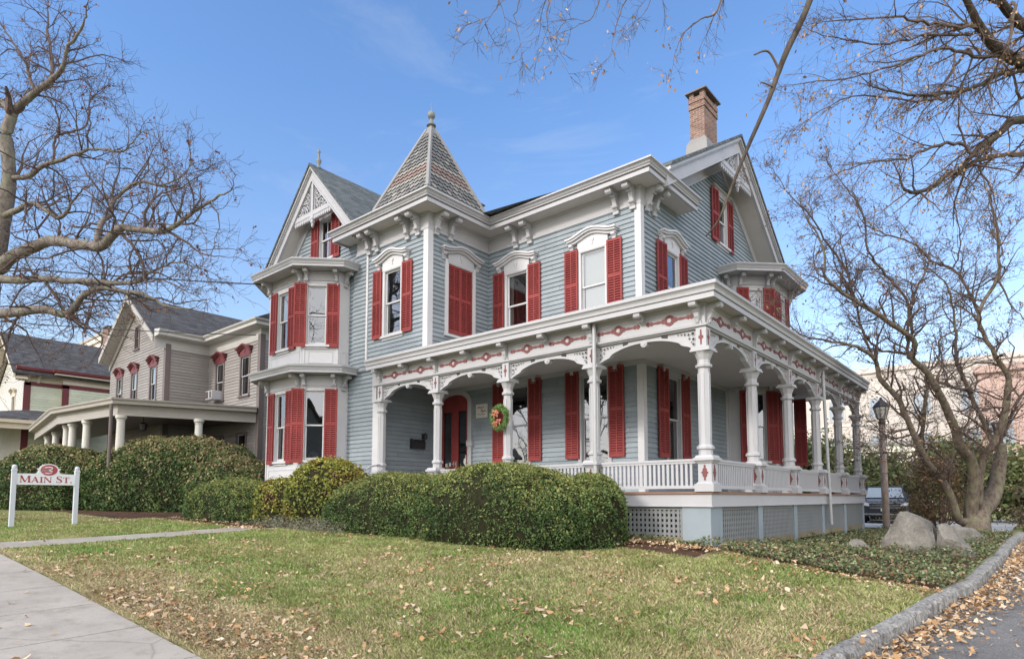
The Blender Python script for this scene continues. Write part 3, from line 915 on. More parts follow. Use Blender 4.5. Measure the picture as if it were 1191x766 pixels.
PW = M_WHITE2
def pp(m, name, mat, **kw): return m.build(name, mat, porch, **kw)
# skirt board, frieze beam, cornice, soffit, ceiling
m = MB(); m.sweep(ppath2, [(.10, 1.34), (.165, 1.34), (.165, 1.585), (.10, 1.585)]); m.sweep(ppath2, [(.16, 1.335), (.185, 1.335), (.185, 1.36), (.16, 1.36)])
m.box(XC-.4, XC+.165, 25.1, 25.16, 1.34, 1.585); pp(m, 'skirt_board', PW)
m = MB()
m.sweep(ppath2, [(-.09, 4.86), (.09, 4.86), (.09, 4.88), (.135, 4.89), (.14, 4.925), (.11, 4.945), (.075, 4.955), (.075, 5.30), (.11, 5.32), (.13, 5.36), (-.09, 5.36)])
m.box(-15.5, -15.3, YC-.08, YC+.08, 4.4, 5.36)
pp(m, 'porch_beam', PW)
m = MB(); m.sweep(ppath2, [(-.09, 5.362), (.40, 5.362), (.40, 5.375), (-.09, 5.375)]); pp(m, 'porch_soffit', M_SOFFIT)
m = MB()
m.sweep(ppath2, [(.36, 5.335), (.405, 5.335), (.405, 5.425), (.39, 5.43), (.39, 5.45), (.425, 5.455), (.43, 5.49), (.415, 5.50), (.425, 5.53), (.45, 5.56), (.475, 5.575), (.475, 5.635), (.455, 5.65), (-.2, 5.72), (-.2, 5.4), (.36, 5.38)])
pp(m, 'porch_cornice', PW)
m = MB()
m.poly([(-15.4, 11.5, 5.66), (XC+.3, 11.5, 5.66), (XW, YW, 6.05), (-15.4, YW, 6.05)]); m.poly([(XC+.3, 11.5, 5.66), (XC+.3, 25.3, 5.66), (XW, 25.3, 6.05), (XW, YW, 6.05)])
pp(m, 'porch_roof', M_LEAD)
m = MB()
m.box(-15.65, XC-.05, YC+.05, YW-.0, 5.14, 5.18); m.box(XW, XC-.05, YW, 25.1, 5.14, 5.18)
pp(m, 'porch_ceiling', M_SOFFIT)
m = MB()
m.box(-15.6, XW, YW-.05, YW-.0, 5.0, 5.14); m.box(XW, XW+.05, YW-.05, 20.3, 5.0, 5.14); m.box(-15.6, XC-.1, YC+.09, YC+.16, 5.0, 5.14); m.box(XC-.16, XC-.09, YC+.16, 25, 5.0, 5.14)
pp(m, 'ceiling_moulding', PW)

# columns and pedestals
def column():
    m = MB(); q = math.cos(math.pi/8)
    def pr(l): return [(r/q, z) for r, z in l]
    m.lathe(0, 0, pr([(.125, .02), (.125, .14), (.155, .16), (.155, .20), (.135, .225), (.112, .25), (.104, 1.74), (.112, 1.76), (.145, 1.775), (.15, 1.82), (.135, 1.835), (.112, 1.85), (.112, 1.92), (.125, 1.95), (.155, 2.03), (.185, 2.08)]), 8, rot=math.pi/8)
    m.box(-.20, .20, -.20, .20, 2.08, 2.115); m.box(-.185, .185, -.185, .185, 2.115, 2.16)
    for sx, sy, w, d in ((0, -1, .045, .0), (1, 0, .0, .045), (0, 1, .045, 0), (-1, 0, 0, .045)):
        x, y = sx*.107, sy*.107
        a = .008
        if w: m.box(-w, -w+.012, y-a, y+a, .4, 1.66); m.box(w-.012, w, y-a, y+a, .4, 1.66)
        else: m.box(x-a, x+a, -d, -d+.012, .4, 1.66); m.box(x-a, x+a, d-.012, d, .4, 1.66)
    m.box(-.105, .105, -.105, .105, 2.16, 2.56)
    # red cross ornament on the block above the capital
    for rot in (0, R(90), R(180), R(270)):
        m.at(0, 0, 0, rot)
        m.prism([(-.014, 2.22), (.014, 2.22), (.018, 2.33), (.05, 2.35), (.05, 2.39), (.018, 2.41), (.014, 2.52), (-.014, 2.52), (-.018, 2.41), (-.05, 2.39), (-.05, 2.35), (-.018, 2.33)], 'y', -.112, -.10, 1)
        m.T = None
    return m
def pedestal():
    m = MB()
    m.box(-.19, .19, -.19, .19, 0, .15); m.frust(0, 0, .15, .19, .17, .17, .135, .135); m.box(-.135, .135, -.135, .135, .19, .54)
    m.frust(0, 0, .54, .60, .145, .145, .185, .185); m.box(-.205, .205, -.205, .205, .60, .65); m.frust(0, 0, .65, .70, .185, .185, .16, .16)
    for rot in (0, R(90), R(180), R(270)):
        m.at(0, 0, 0, rot)
        h = [(0, .21), (.022, .235), (.012, .26), (.03, .285), (.045, .31), (.04, .335), (.075, .365), (.04, .395), (.045, .42), (.03, .445), (.012, .47), (.022, .495), (0, .52)]
        m.prism(h+[(-x, z) for x, z in h[-2:0:-1]], 'y', -.145, -.13, 1)
        m.T = None
    return m
c0 = column().build('column', [PW, M_REDTRIM], porch, wloc=(FX[0], YC, 2.30))
p0 = pedestal().build('pedestal', [PW, M_REDTRIM], porch, wloc=(FX[0]+.0, YC-.05, 1.63))
for x in FX[1:]: inst(c0, porch, wloc=(x, YC, 2.30))
for y in SY[1:]: inst(c0, porch, wloc=(XC, y, 2.30))
for x in FX[1:-1]: inst(p0, porch, wloc=(x, YC-.05, 1.63))
inst(p0, porch, wloc=(XC+.05, YC-.05, 1.63))
for y in SY[1:]: inst(p0, porch, wloc=(XC+.05, y, 1.63))

# arches with fretwork spandrels
def arch(L):
    m = MB(); x0, x1 = .105, L-.105; W = x1-x0; n = 36
    def zc(u):
        s = abs(2*u-1)
        if s < .70: return -.085-.15*(s/.70)**2.4
        t = (s-.70)/.30
        return -.255-.045*min(1, t/.12)-.13*(max(0, t-.12)/.88)**1.6
    pts = [(x0+W*i/n, zc(i/n)) for i in range(n+1)]
    for i in range(n):
        a, b = pts[i], pts[i+1]
        m.prism([a, b, (b[0], min(0, b[1]+.045)), (a[0], min(0, a[1]+.045))], 'y', -.045, .045)
        m.prism([(a[0], a[1]-.006), (b[0], b[1]-.006), (b[0], b[1]+.018), (a[0], a[1]+.018)], 'y', -.058, .058)
    # solid infill near the crown, fretwork near the posts
    for i in range(n):
        s = abs(2*(i+.5)/n-1)
        if s < .32:
            a, b = pts[i], pts[i+1]; m.prism([(a[0], a[1]+.045), (b[0], b[1]+.045), (b[0], 0), (a[0], 0)], 'y', -.03, .03)
    for e in (0, 1):
        X = (lambda x: x0+x) if e == 0 else (lambda x: x1-x)
        m.box(min(X(0), X(.03)), max(X(0), X(.03)), -.04, .04, -.40, 0)
        # pierced board: small cells left out where the holes are, scrolls planted on the face
        holes = [(.095, -.075, .034), (.085, -.19, .030), (.085, -.29, .026), (.185, -.085, .026), (.17, -.165, .020), (.265, -.07, .022), (.34, -.06, .018), (.41, -.055, .014), (.125, -.245, .014)]
        cs = .0125
        for i in range(int(.62/cs)):
            xx = .03+(i+.5)*cs
            zlow = zc(xx/W)+.03
            z = 0.0; run = None
            k = 0
            while z > zlow:
                zz = z-cs/2
                hole = any((xx-hx)**2+(zz-hz)**2 < hr*hr for hx, hz, hr in holes)
                if not hole and run is None: run = z
                if hole and run is not None: m.box(min(X(xx-cs/2), X(xx+cs/2)), max(X(xx-cs/2), X(xx+cs/2)), -.02, .02, z, run); run = None
                z -= cs
            if run is not None and run-zlow > .004: m.box(min(X(xx-cs/2), X(xx+cs/2)), max(X(xx-cs/2), X(xx+cs/2)), -.02, .02, zlow, run)
        for (x, z, r) in holes:
            k = 10; r = r*1.35
            for i in range(k):
                t0, t1 = 2*math.pi*i/k, 2*math.pi*(i+1)/k
                q = [(X(x+rr*math.cos(t)), z+rr*math.sin(t)) for rr, t in ((r, t0), (r, t1), (r*.72, t1), (r*.72, t0))]
                m.prism(q, 'y', -.034, .034)
    xm = L/2
    for (r, y) in ((.075, .07), (.04, .085)):
        c = [(xm+r*math.cos(t), -.115+r*math.sin(t)) for t in [i*math.pi/8 for i in range(16)]]
        m.prism(c, 'y', -y, y)
    return m
_ar = {}
def put_arch(frame, a, b):
    L = round(b-a, 2)
    X, Y = at_frame(frame, a)
    if L not in _ar: _ar[L] = arch(L).build('arch', PW, porch, wloc=(X, Y, 4.86), rot=frame[2])
    else: inst(_ar[L], porch, wloc=(X, Y, 4.86), rot=frame[2])
for a, b in zip(FX[:-1], FX[1:]): put_arch(FPF, a, b)
for a, b in zip(SY[:-1], SY[1:]): put_arch(FPR, a, b)

# frieze ornaments and brackets
def ornament_strip(L):
    m = MB(); H = [(0, .012), (.03, .045), (.06, .05), (.085, .022), (.11, .05), (.14, .03), (.17, .018), (.26, .03), (.33, .022), (.36, .05), (.39, .045), (.43, .085), (.47, .105), (.5, .115)]
    k = L
    up = [(-L/2+x*k, z) for x, z in H]; up += [(-x, z) for x, z in up[-2::-1]]
    dn = [(x, -z) for x, z in up[::-1]]
    for i in range(len(up)-1):
        a, b = up[i], up[i+1]
        m.prism([(a[0], -a[1]), (b[0], -b[1]), b, a], 'y', -.012, 0)
    m.prism([(.045*math.cos(i*math.pi/5), .045*math.sin(i*math.pi/5)) for i in range(10)], 'y', -.016, -.002, 1)
    return m
orn = {}
def put_orn(frame, xc, L):
    X, Y = at_frame(frame, xc, -.075)
    if L not in orn: orn[L] = ornament_strip(L).build('frieze_ornament', [M_REDTRIM, PW], porch, wloc=(X, Y, 5.125), rot=frame[2])
    else: inst(orn[L], porch, wloc=(X, Y, 5.125), rot=frame[2])
for fr, S in ((FPF, FX), (FPR, SY)):
    for a, b in zip(S[:-1], S[1:]):
        L = 1.06
        put_orn(fr, a+(b-a)*.265, L); put_orn(fr, a+(b-a)*.735, L)
def bracket2_mesh(big):
    m = MB(); h = .40 if big else .24; p = .30
    m.prism([(0, 0), (-p, 0), (-p, -.04), (-p*.85, -.11), (-p*.6, -.12), (-p*.4, -.14), (-p*.3, -h*.7), (0, -h)], 'x', -.05, .05)
    for (cy, cz, r, w) in ((p*.82, -.07, .06, .075), (p*.35, -.16, .035, .06)):
        m.prism([(-cy+r*math.cos(t), cz+r*math.sin(t)) for t in [i*math.pi/5 for i in range(10)]], 'x', -w, w)
    m.box(-.075, .075, -p-.015, 0, -.025, 0)
    if big: m.box(-.07, .07, -.035, 0, -.44, -.36); m.prism([(0, -.30), (-.08, -.33), (-.06, -.40), (0, -.42)], 'x', -.035, .035)
    o = m.build('bracket', PW); me = o.data; bpy.data.objects.remove(o); return me
_b2 = [bracket2_mesh(False), bracket2_mesh(True)]
def put_b2(frame, x, big):
    X, Y = at_frame(frame, x, -.075)
    o = bpy.data.objects.new('porch_bracket', _b2[big]); COL.objects.link(o); o.parent = porch
    o.location = Vector((X, Y, 5.362))-world_loc(porch); o.rotation_euler = (0, 0, frame[2])
for fr, S in ((FPF, FX), (FPR, SY)):
    for i, a in enumerate(S):
        put_b2(fr, a + (-.06 if (fr is FPF and i == len(S)-1) else (.06 if fr is FPR and i == 0 else 0)), 1)
        if i < len(S)-1: put_b2(fr, (a+S[i+1])/2, 0)

# railings
def railing(L):
    m = MB()
    m.box(.0, L, -.05, .05, .60, .645); m.box(0, L, -.035, .035, .555, .60); m.box(0, L, -.045, .045, .06, .125)
    n = int((L-.1)/.098); 
    for i in range(n):
        x = .05+(L-.1)*(i+.5)/n
        m.box(x-.026, x+.026, -.024, .024, .125, .555)
    return m
_rl = {}
def put_rail(frame, a, b):
    L = round(b-a-.36, 2); X, Y = at_frame(frame, a+.18, -.05)
    if L not in _rl: _rl[L] = railing(L).build('railing', PW, porch, wloc=(X, Y, 1.63), rot=frame[2])
    else: inst(_rl[L], porch, wloc=(X, Y, 1.63), rot=frame[2])
for a, b in list(zip(FX[:-1], FX[1:]))[1:]: put_rail(FPF, a, b)
for a, b in zip(SY[:-1], SY[1:]): put_rail(FPR, a, b)

# piers and lattice below the floor
for x in FX[:-1]:
    m = MB(); m.box(x-.13, x+.13, YC-.10, YC+.1, .3, 1.338); pp(m, 'pier', M_PIER)
m = MB(); m.prism([(XC-.45, YC-.14), (XC+.13, YC-.14), (XC+.13, YC+.42), (XC+.05, YC+.42), (XC+.05, YC-.06), (XC-.45, YC-.06)], 'z', .3, 1.338)
pp(m, 'corner_pier', M_PIER)
m = MB(); m.box(-.14, .14, -.08, .08, 0, 1.04)
pier = m.build('pier', M_PIER, porch, wloc=(XC+.04, SY[1], .298), rot=R(90))
for y in SY[2:]: inst(pier, porch, wloc=(XC+.04, y, .298), rot=R(90))
def lattice(L, H, mat=M_LATT, pitch=.094, w=.052):
    m = MB()
    m.box(0, L, -.03, .0, H-.06, H); m.box(0, L, -.03, 0, 0, .13, 1); m.box(0, .05, -.03, 0, .13, H-.06); m.box(L-.05, L, -.03, 0, .13, H-.06)
    n = max(2, int((L-.1)/pitch))
    for i in range(n):
        x = .05+(i+.5)*(L-.1)/n; m.box(x-w/2, x+w/2, -.024, -.014, .13, H-.06)
    k = max(2, int((H-.2)/pitch))
    for i in range(k):
        z = .13+(i+.5)*(H-.19)/k; m.box(.05, L-.05, -.0135, -.004, z-w/2, z+w/2)
    return m
_lt = {}
def put_lat(frame, a, b, z0, out):
    L = round(b-a, 2); H = round(1.33-z0, 2); X, Y = at_frame(frame, a, -out)
    if (L, H) not in _lt: _lt[(L, H)] = lattice(L, H).build('lattice_panel', [M_LATT, M_MOSSY], porch, wloc=(X, Y, z0), rot=frame[2])
    else: inst(_lt[(L, H)], porch, wloc=(X, Y, z0), rot=frame[2])
for a, b in list(zip(FX[:-1], FX[1:]))[1:]: put_lat(FPF, a+.14, b-(.46 if b == XC else .14), .61, .08)
for i, (a, b) in enumerate(zip(SY[:-1], SY[1:])): put_lat(FPR, a+(.44 if i == 0 else .15), b-.15, .47 if i else .50, .06)
m = MB(); m.box(-15, XC-.6, YC+.6, YC+.64, .3, 1.55); m.box(XC-.64, XC-.6, YC+.6, 25, .2, 1.55); pp(m, 'crawl_space_dark', M_DARK)  # near-black sheets: shade under the porch put into their colour

# steps with handrails at the left end
m = MB()
for i in range(5): m.box(-14.85, -12.85, YC-.25-.30*(i+1), YC-.2, .55, 1.63-.17*(i+1))
pp(m, 'porch_steps', M_WHITE2)
m = MB()
for x in (-15.0,):
    m.tube([(x, YC-.15, 2.50), (x, YC-.5, 2.42), (x, YC-1.6, 1.75)], .026, 8); m.tube([(x, YC-1.6, .7), (x, YC-1.6, 1.77)], .024, 8); m.tube([(x, YC-.5, .9), (x, YC-.5, 2.42)], .024, 8)
pp(m, 'handrail', M_WHITE2)

# downspouts
m = MB()
m.tube([(-7.42, YC-.20, 5.36), (-7.42, YC-.20, 2.0), (-7.42, YC-.2, .7)], .045, 10)
pp(m, 'downspout', M_GALV)
m = MB()
m.tube([(XC+.19, 19.92, 5.34), (XC+.19, 19.92, 5.0), (XC+.24, 19.95, 2.0), (XC+.26, 19.95, .75)], .045, 10)
pp(m, 'downspout', M_GALV)

# open side shutters standing out on the far bay
o = obj_from(shutter_mesh(.40, 2.38, M_RED), 'shutter', rbay, (0, 0, 0), R(14)); o.location = Vector((-6.62, 23.30, 2.62))-world_loc(rbay)

# ------------------------------------------------------------------ things hung on the porch
def wreath(x, y, z, r, label, red=False):
    t = empty('wreath', (x, y, z), label, 'wreath')
    V = []; Cc = []
    n = 2600
    th = RNG.random(n)*2*math.pi; ph = RNG.random(n)*2*math.pi; rr = r*.32*np.sqrt(RNG.random(n))
    cx = (r+rr*np.cos(ph))*np.cos(th); cz = (r*1.15+rr*np.cos(ph))*np.sin(th); cy = rr*np.sin(ph)
    d = RNG.normal(size=(n, 3)); d[:, 1] = -abs(d[:, 1])*.6; d[:, 0] += .6*np.cos(th); d[:, 2] += .6*np.sin(th); d /= np.linalg.norm(d, axis=1)[:, None]
    s = np.cross(d, RNG.normal(size=(n, 3))); s /= np.linalg.norm(s, axis=1)[:, None]
    c = np.stack([cx, cy, cz], 1); L = .075*r/.3; w = .011*r/.3
    q = np.stack([c-s*w, c+s*w, c+d*L+s*w*.4, c+d*L-s*w*.4], 1).reshape(-1, 3)+np.array((x, y, z))
    base = np.array((.15, .24, .075)) if not red else np.array((.35, .02, .02))
    tint = np.repeat(base*(.6+.9*RNG.random((n, 1))), 4, 0)
    mesh_np('greenery', q, None, 4, M_YEW, t, tint)
    b = MB()
    for (bx, bz, s_) in ((-.10, .22, 1), (-.02, .16, .9), (-.16, .10, .8), (-.06, -.16, .9), (.08, -.10, .9), (-.15, -.2, .7)):
        bx *= r/.3; bz *= r/.3; s_ *= r/.3
        b.prism([(bx-.09*s_, bz-.05*s_), (bx, bz), (bx+.09*s_, bz-.05*s_), (bx+.10*s_, bz+.05*s_), (bx, bz+.015), (bx-.10*s_, bz+.05*s_)], 'y', -.12, -.08)
        b.prism([(bx-.01, bz), (bx+.01, bz), (bx+.05*s_, bz-.16*s_), (bx+.0, bz-.17*s_)], 'y', -.105, -.095)
    b.build('bow', M_BOW if not red else M_RED, t, loc=(0, 0, 0))
    return t
M_BOW = paint('coral_ribbon', (.36, .12, .075), .6, .3, .05)
wreath(-10.14, YC-.26, 3.48, .215, 'green fir wreath with coral bows hung on the white porch column beside the red doors')

mb = empty('mailbox', (-15.66, 13.6, 3.12), 'black metal mailbox on the porch side wall left of the doors', 'mailbox')
m = MB(); m.prism([(-15.66, 3.12), (-15.50, 3.12), (-15.50, 3.36), (-15.54, 3.42), (-15.66, 3.43)], 'y', 13.35, 13.87); m.build('box', M_IRON, mb, bevel=.01)
m = MB(); m.box(-15.50, -15.488, 13.33, 13.89, 3.30, 3.335); m.box(-15.49, -15.47, 13.58, 13.64, 3.31, 3.37); m.build('lid', M_IRON, mb)
wl = empty('wall_lantern', (-15.66, 13.95, 3.5), 'small black lantern on the porch side wall above the mailbox', 'lantern')
m = MB(); m.box(-15.67, -15.63, 13.86, 13.98, 3.46, 3.62); m.lathe(-15.56, 13.92, [(.03, 3.44), (.06, 3.46), (.07, 3.58), (.08, 3.59), (.02, 3.66)], 8); m.build('lantern_body', M_IRON, wl)
pl = empty('wall_plaque', (-13.55, YW-.03, 4.08), 'cream square plaque with dark red script on the gray wall right of the doors', 'plaque')
m = MB(); m.box(-13.80, -13.30, YW-.055, YW-.025, 4.06, 4.50); m.build('board', M_CREAMW, pl, bevel=.008)
m = MB()
for (pts, r) in (([(-13.72, 4.36), (-13.70, 4.43), (-13.67, 4.37), (-13.64, 4.43), (-13.62, 4.36), (-13.59, 4.40), (-13.56, 4.36), (-13.55, 4.40), (-13.51, 4.37), (-13.48, 4.41), (-13.45, 4.36)], .011),
                 ([(-13.58, 4.25), (-13.55, 4.32), (-13.50, 4.30), (-13.53, 4.23), (-13.46, 4.24), (-13.42, 4.30), (-13.39, 4.24), (-13.35, 4.27)], .013),
                 ([(-13.72, 4.16), (-13.66, 4.19), (-13.60, 4.15), (-13.54, 4.19), (-13.48, 4.15), (-13.40, 4.18)], .008)):
    m.tube([(x, YW-.056, z) for x, z in pts], r, 4)
m.build('lettering', M_MAROON, pl)
# ------------------------------------------------------------------ terrain
CP = np.array([(-6.5,2.87,-.1),(-9.4,2.87,.087),(-15.2,2.87,.44),(-20,2.87,.66),(-30,2.9,.9),(-3,2.87,-.26),(0,2.87,-.36),(3,2.87,-.38),
(-15,-3,.38),(-6.5,-3,-.15),(0,-3,-.4),(4,-3,-.42),(-30,-3,.85),(-1.85,6.9,-.1),(-1.5,9.2,0.02),(-1.05,12.7,.15),(-.9,23,.3),
(3,7,-.12),(3,12.7,.12),(3,23,.28),(3,40,.3),(-4.87,11.6,.56),(-4.85,14.5,.45),(-4.85,19.7,.38),(-4.85,25,.35),(-7,11.6,.6),(-10,11.3,.62),(-16,11,.74),
(-16.5,8,.66),(-22,5,.68),(-22,10,.86),(-28,10,.92),(-40,12,1.1),(-35,30,1.1),(-5,40,.3),(-20,40,.7),(-12,20,.6),(-60,10,1.2),(-60,40,1.2),(20,20,.3),(20,60,.3),(-60,-10,1.1),(20,-10,-.4),(-20,80,.4),(-60,80,1.0)], float)
def _k(r2): return np.where(r2 > 1e-9, .5*r2*np.log(np.maximum(r2, 1e-9)), 0)
_S = 10.
_P = CP[:, :2]/_S; _n = len(CP)
_A = np.zeros((_n+3, _n+3)); _d2 = ((_P[:, None]-_P[None])**2).sum(-1)
_A[:_n, :_n] = _k(_d2)+np.eye(_n)*.002; _A[:_n, _n] = 1; _A[:_n, _n+1:] = _P; _A[_n, :_n] = 1; _A[_n+1:, :_n] = _P.T
_w = np.linalg.solve(_A, np.concatenate([CP[:, 2], np.zeros(3)]))
def tz(x, y):
    x = np.clip(np.atleast_1d(np.asarray(x, float)), -58, 19); y = np.clip(np.atleast_1d(np.asarray(y, float)), -9, 78)
    sh = x.shape; q = np.stack([x.ravel(), y.ravel()], 1)/_S
    out = np.empty(len(q))
    for i in range(0, len(q), 40000):
        c = q[i:i+40000]
        d2 = ((c[:, None]-_P[None])**2).sum(-1)
        out[i:i+40000] = _k(d2) @ _w[:_n] + _w[_n] + c @ _w[_n+1:]
    return out.reshape(sh)
CURB = np.array([(-9, -3.6), (0, -2.55), (4.0, -2.18), (6.9, -1.85), (9.2, -1.5), (12.7, -1.05), (17, -.90), (23, -.85), (26.5, -.75), (60, -.6)])
def curbx(y): return np.interp(y, CURB[:, 0], CURB[:, 1])
CW, CD = .17, .15
def gz(x, y):
    """ground surface: lawn level, stepping down behind the kerb stone to the driveway"""
    x = np.asarray(x, float); y = np.asarray(y, float)
    return tz(x, y) - np.where((x > curbx(y)+CW*.5), CD, 0.) 
def g1(x, y): return float(gz(np.array([x]), np.array([y]))[0])

offs = np.concatenate([-np.geomspace(300, 62, 8), np.arange(-60, -24, 1.5), np.arange(-24, -.4, .3), [-.3, -.15, .02, CW*.5+.02, CW+.03, .35, .6, 1, 1.5, 2, 2.6, 3.4, 4.5, 6, 8, 11, 15, 20], np.geomspace(30, 300, 7)])
ys = np.concatenate([[-200, -80, -30], np.arange(-9, 1, 1.), np.arange(1, 14, .3), np.arange(14, 30, .6), np.arange(30, 80, 2.5), [90, 120, 200, 400]])
GXo, GYo = np.meshgrid(offs, ys)
GX = GXo+curbx(GYo); GZ = gz(GX, GYo)
def grid_mesh(name, X, Y, Z, mat, kind='structure', sm=True):
    h, w = X.shape
    me = bpy.data.meshes.new(name)
    idx = np.arange(h*w).reshape(h, w)
    f = np.stack([idx[:-1, :-1], idx[:-1, 1:], idx[1:, 1:], idx[1:, :-1]], -1).reshape(-1, 4)
    me.from_pydata(np.stack([X, Y, Z], -1).reshape(-1, 3).tolist(), [], f.tolist())
    me.materials.append(mat)
    if sm: me.polygons.foreach_set('use_smooth', [True]*len(me.polygons))
    o = bpy.data.objects.new(name, me); COL.objects.link(o)
    return tag(o, kind=kind) if kind else o

t = NT('lawn_soil'); p = t.pos()
n1 = t.noise(p, .55, 6); n2 = t.noise(p, 9, 5); n3 = t.noise(p, 70, 4)
c = t.ramp(n1, [(.32, (.17, .20, .07)), (.5, (.25, .25, .10)), (.68, (.33, .28, .16))])
c = t.mix(t.ramp(n2, [(.42, (0, 0, 0)), (.7, (.55, .55, .55))]), c, (.20, .15, .085))
c = t.mix(.45, c, t.ramp(n3, [(.3, (.45, .45, .45)), (.7, (1.4, 1.4, 1.35))]), 'MULTIPLY')
t.bsdf(c, .95, n3, .8, .03, .1)
M_LAWN = t.m
grid_mesh('ground', GX, GYo, GZ, M_LAWN)

def concrete(name, c, dk=.8):
    t = NT(name); p = t.pos()
    n1 = t.noise(p, .9, 7, .65); n2 = t.noise(p, 14, 6, .7); n3 = t.noise(p, 120, 3)
    col = t.ramp(n1, [(.3, sc(c, .82)), (.7, sc(c, 1.12))])
    col = t.mix(t.ramp(n2, [(.55, (0, 0, 0)), (.8, (.35, .35, .35))]), col, sc(c, .6))
    col = t.mix(.25, col, t.ramp(n3, [(.3, (.6, .6, .6)), (.7, (1.3, 1.3, 1.3))]), 'MULTIPLY')
    n4 = t.noise(p, 2.7, 5, .7)
    col = t.mix(t.ramp(n4, [(.50, (0, 0, 0)), (.66, (.5, .5, .5))]), col, sc((c[0], c[1]*.96, c[2]*.9), .62))
    n5 = t.noise(p, 34, 2, .5)
    col = t.mix(t.ramp(n5, [(.68, (0, 0, 0)), (.74, (.7, .7, .7))]), col, sc(c, .42))
    vo = t.n('TexVoronoi'); vo.feature = 'DISTANCE_TO_EDGE'; vo.inputs['Scale'].default_value = .27
    wv = t.n('MixRGB'); wv.inputs[0].default_value = .12; nw = t.n('TexNoise'); nw.inputs['Scale'].default_value = 3.; nw.inputs['Detail'].default_value = 6
    t.l(p, nw.inputs['Vector']); t.l(p, wv.inputs[1]); t.l(nw.outputs['Color'], wv.inputs[2]); t.l(wv.outputs['Color'], vo.inputs['Vector'])
    col = t.mix(t.ramp(vo.outputs['Distance'], [(.0, (.42, .42, .42)), (.005, (0, 0, 0))]), col, sc(c, .3))
    t.bsdf(col, .9, n3, .35, .006, .2)
    return t.m
M_CONC = concrete('sidewalk_concrete', (.37, .335, .295))
M_CONC2 = concrete('path_concrete', (.34, .31, .27))

# sidewalk of separate slabs with open joints, parallel to the house front
def slab_strip(name, xs, y0, y1, up, mat, joint=.022, along='x'):
    m = MB()
    for a, b in zip(xs[:-1], xs[1:]):
        n = 4
        for k in range(n):
            u0 = a+joint/2+(b-a-joint)*k/n; u1 = a+joint/2+(b-a-joint)*(k+1)/n
            if along == 'x': P = [(u0, y0), (u1, y0), (u1, y1), (u0, y1)]
            else: P = [(y0, u0), (y1, u0), (y1, u1), (y0, u1)]
            top = [(x, y, g1(x, y)+up) for x, y in P]; bot = [(x, y, z-.12) for x, y, z in top]
            m.add(top+bot, [(0, 1, 2, 3), (0, 4, 5, 1), (1, 5, 6, 2), (2, 6, 7, 3), (3, 7, 4, 0)])
    return tag(m.build(name, mat), kind='structure')
slab_strip('sidewalk', [-40+1.52*i for i in range(25)], .95, 2.86, .022, M_CONC)
slab_strip('walkway', [2.88+1.25*i for i in range(6)]+[10.4], -17.05, -15.95, .02, M_CONC2, along='y')

# driveway sheet
t = NT('asphalt'); p = t.pos()
n1 = t.noise(p, .7, 6); n2 = t.noise(p, 48, 4, .85); n3 = t.noise(p, 5, 6, .7)
c = t.ramp(n1, [(.3, (.15, .146, .145)), (.7, (.215, .208, .204))])
c = t.mix(.7, c, t.ramp(n2, [(.35, (.30, .30, .30)), (.55, (1.0, 1.0, 1.0)), (.70, (2.1, 2.05, 2.0))]), 'MULTIPLY')
c = t.mix(t.ramp(n3, [(.5, (0, 0, 0)), (.75, (.3, .3, .3))]), c, (.05, .05, .05))
t.bsdf(c, .92, n2, .9, .012, .2)
M_ASPH = t.m
k = np.where(offs > CW*.5+.01)[0]; k = k[offs[k] < 2.7]; j = np.where((ys > 1.5) & (ys < 80))[0]
grid_mesh('driveway', GX[np.ix_(j, k)], GYo[np.ix_(j, k)], GZ[np.ix_(j, k)]+.006, M_ASPH)
t = NT('lot_pavement'); p = t.pos(); n1 = t.noise(p, 1.2, 6)
t.bsdf(t.ramp(n1, [(.3, (.36, .35, .34)), (.7, (.50, .49, .475))]), .9, n1, .2, .01, .2); M_LOT = t.m
m = MB(); 
for (x0, x1) in ((-16, -9), (-9, -4), (-4, -.95)):
    ya, yb = 27.5, 44
    for i in range(8):
        a, b = ya+(yb-ya)*i/8, ya+(yb-ya)*(i+1)/8
        m.quad((x0, a, g1(x0, a)+.03), (x1, a, g1(x1, a)+.03), (x1, b, g1(x1, b)+.03), (x0, b, g1(x0, b)+.03))
tag(m.build('parking_lot', M_LOT), kind='structure')

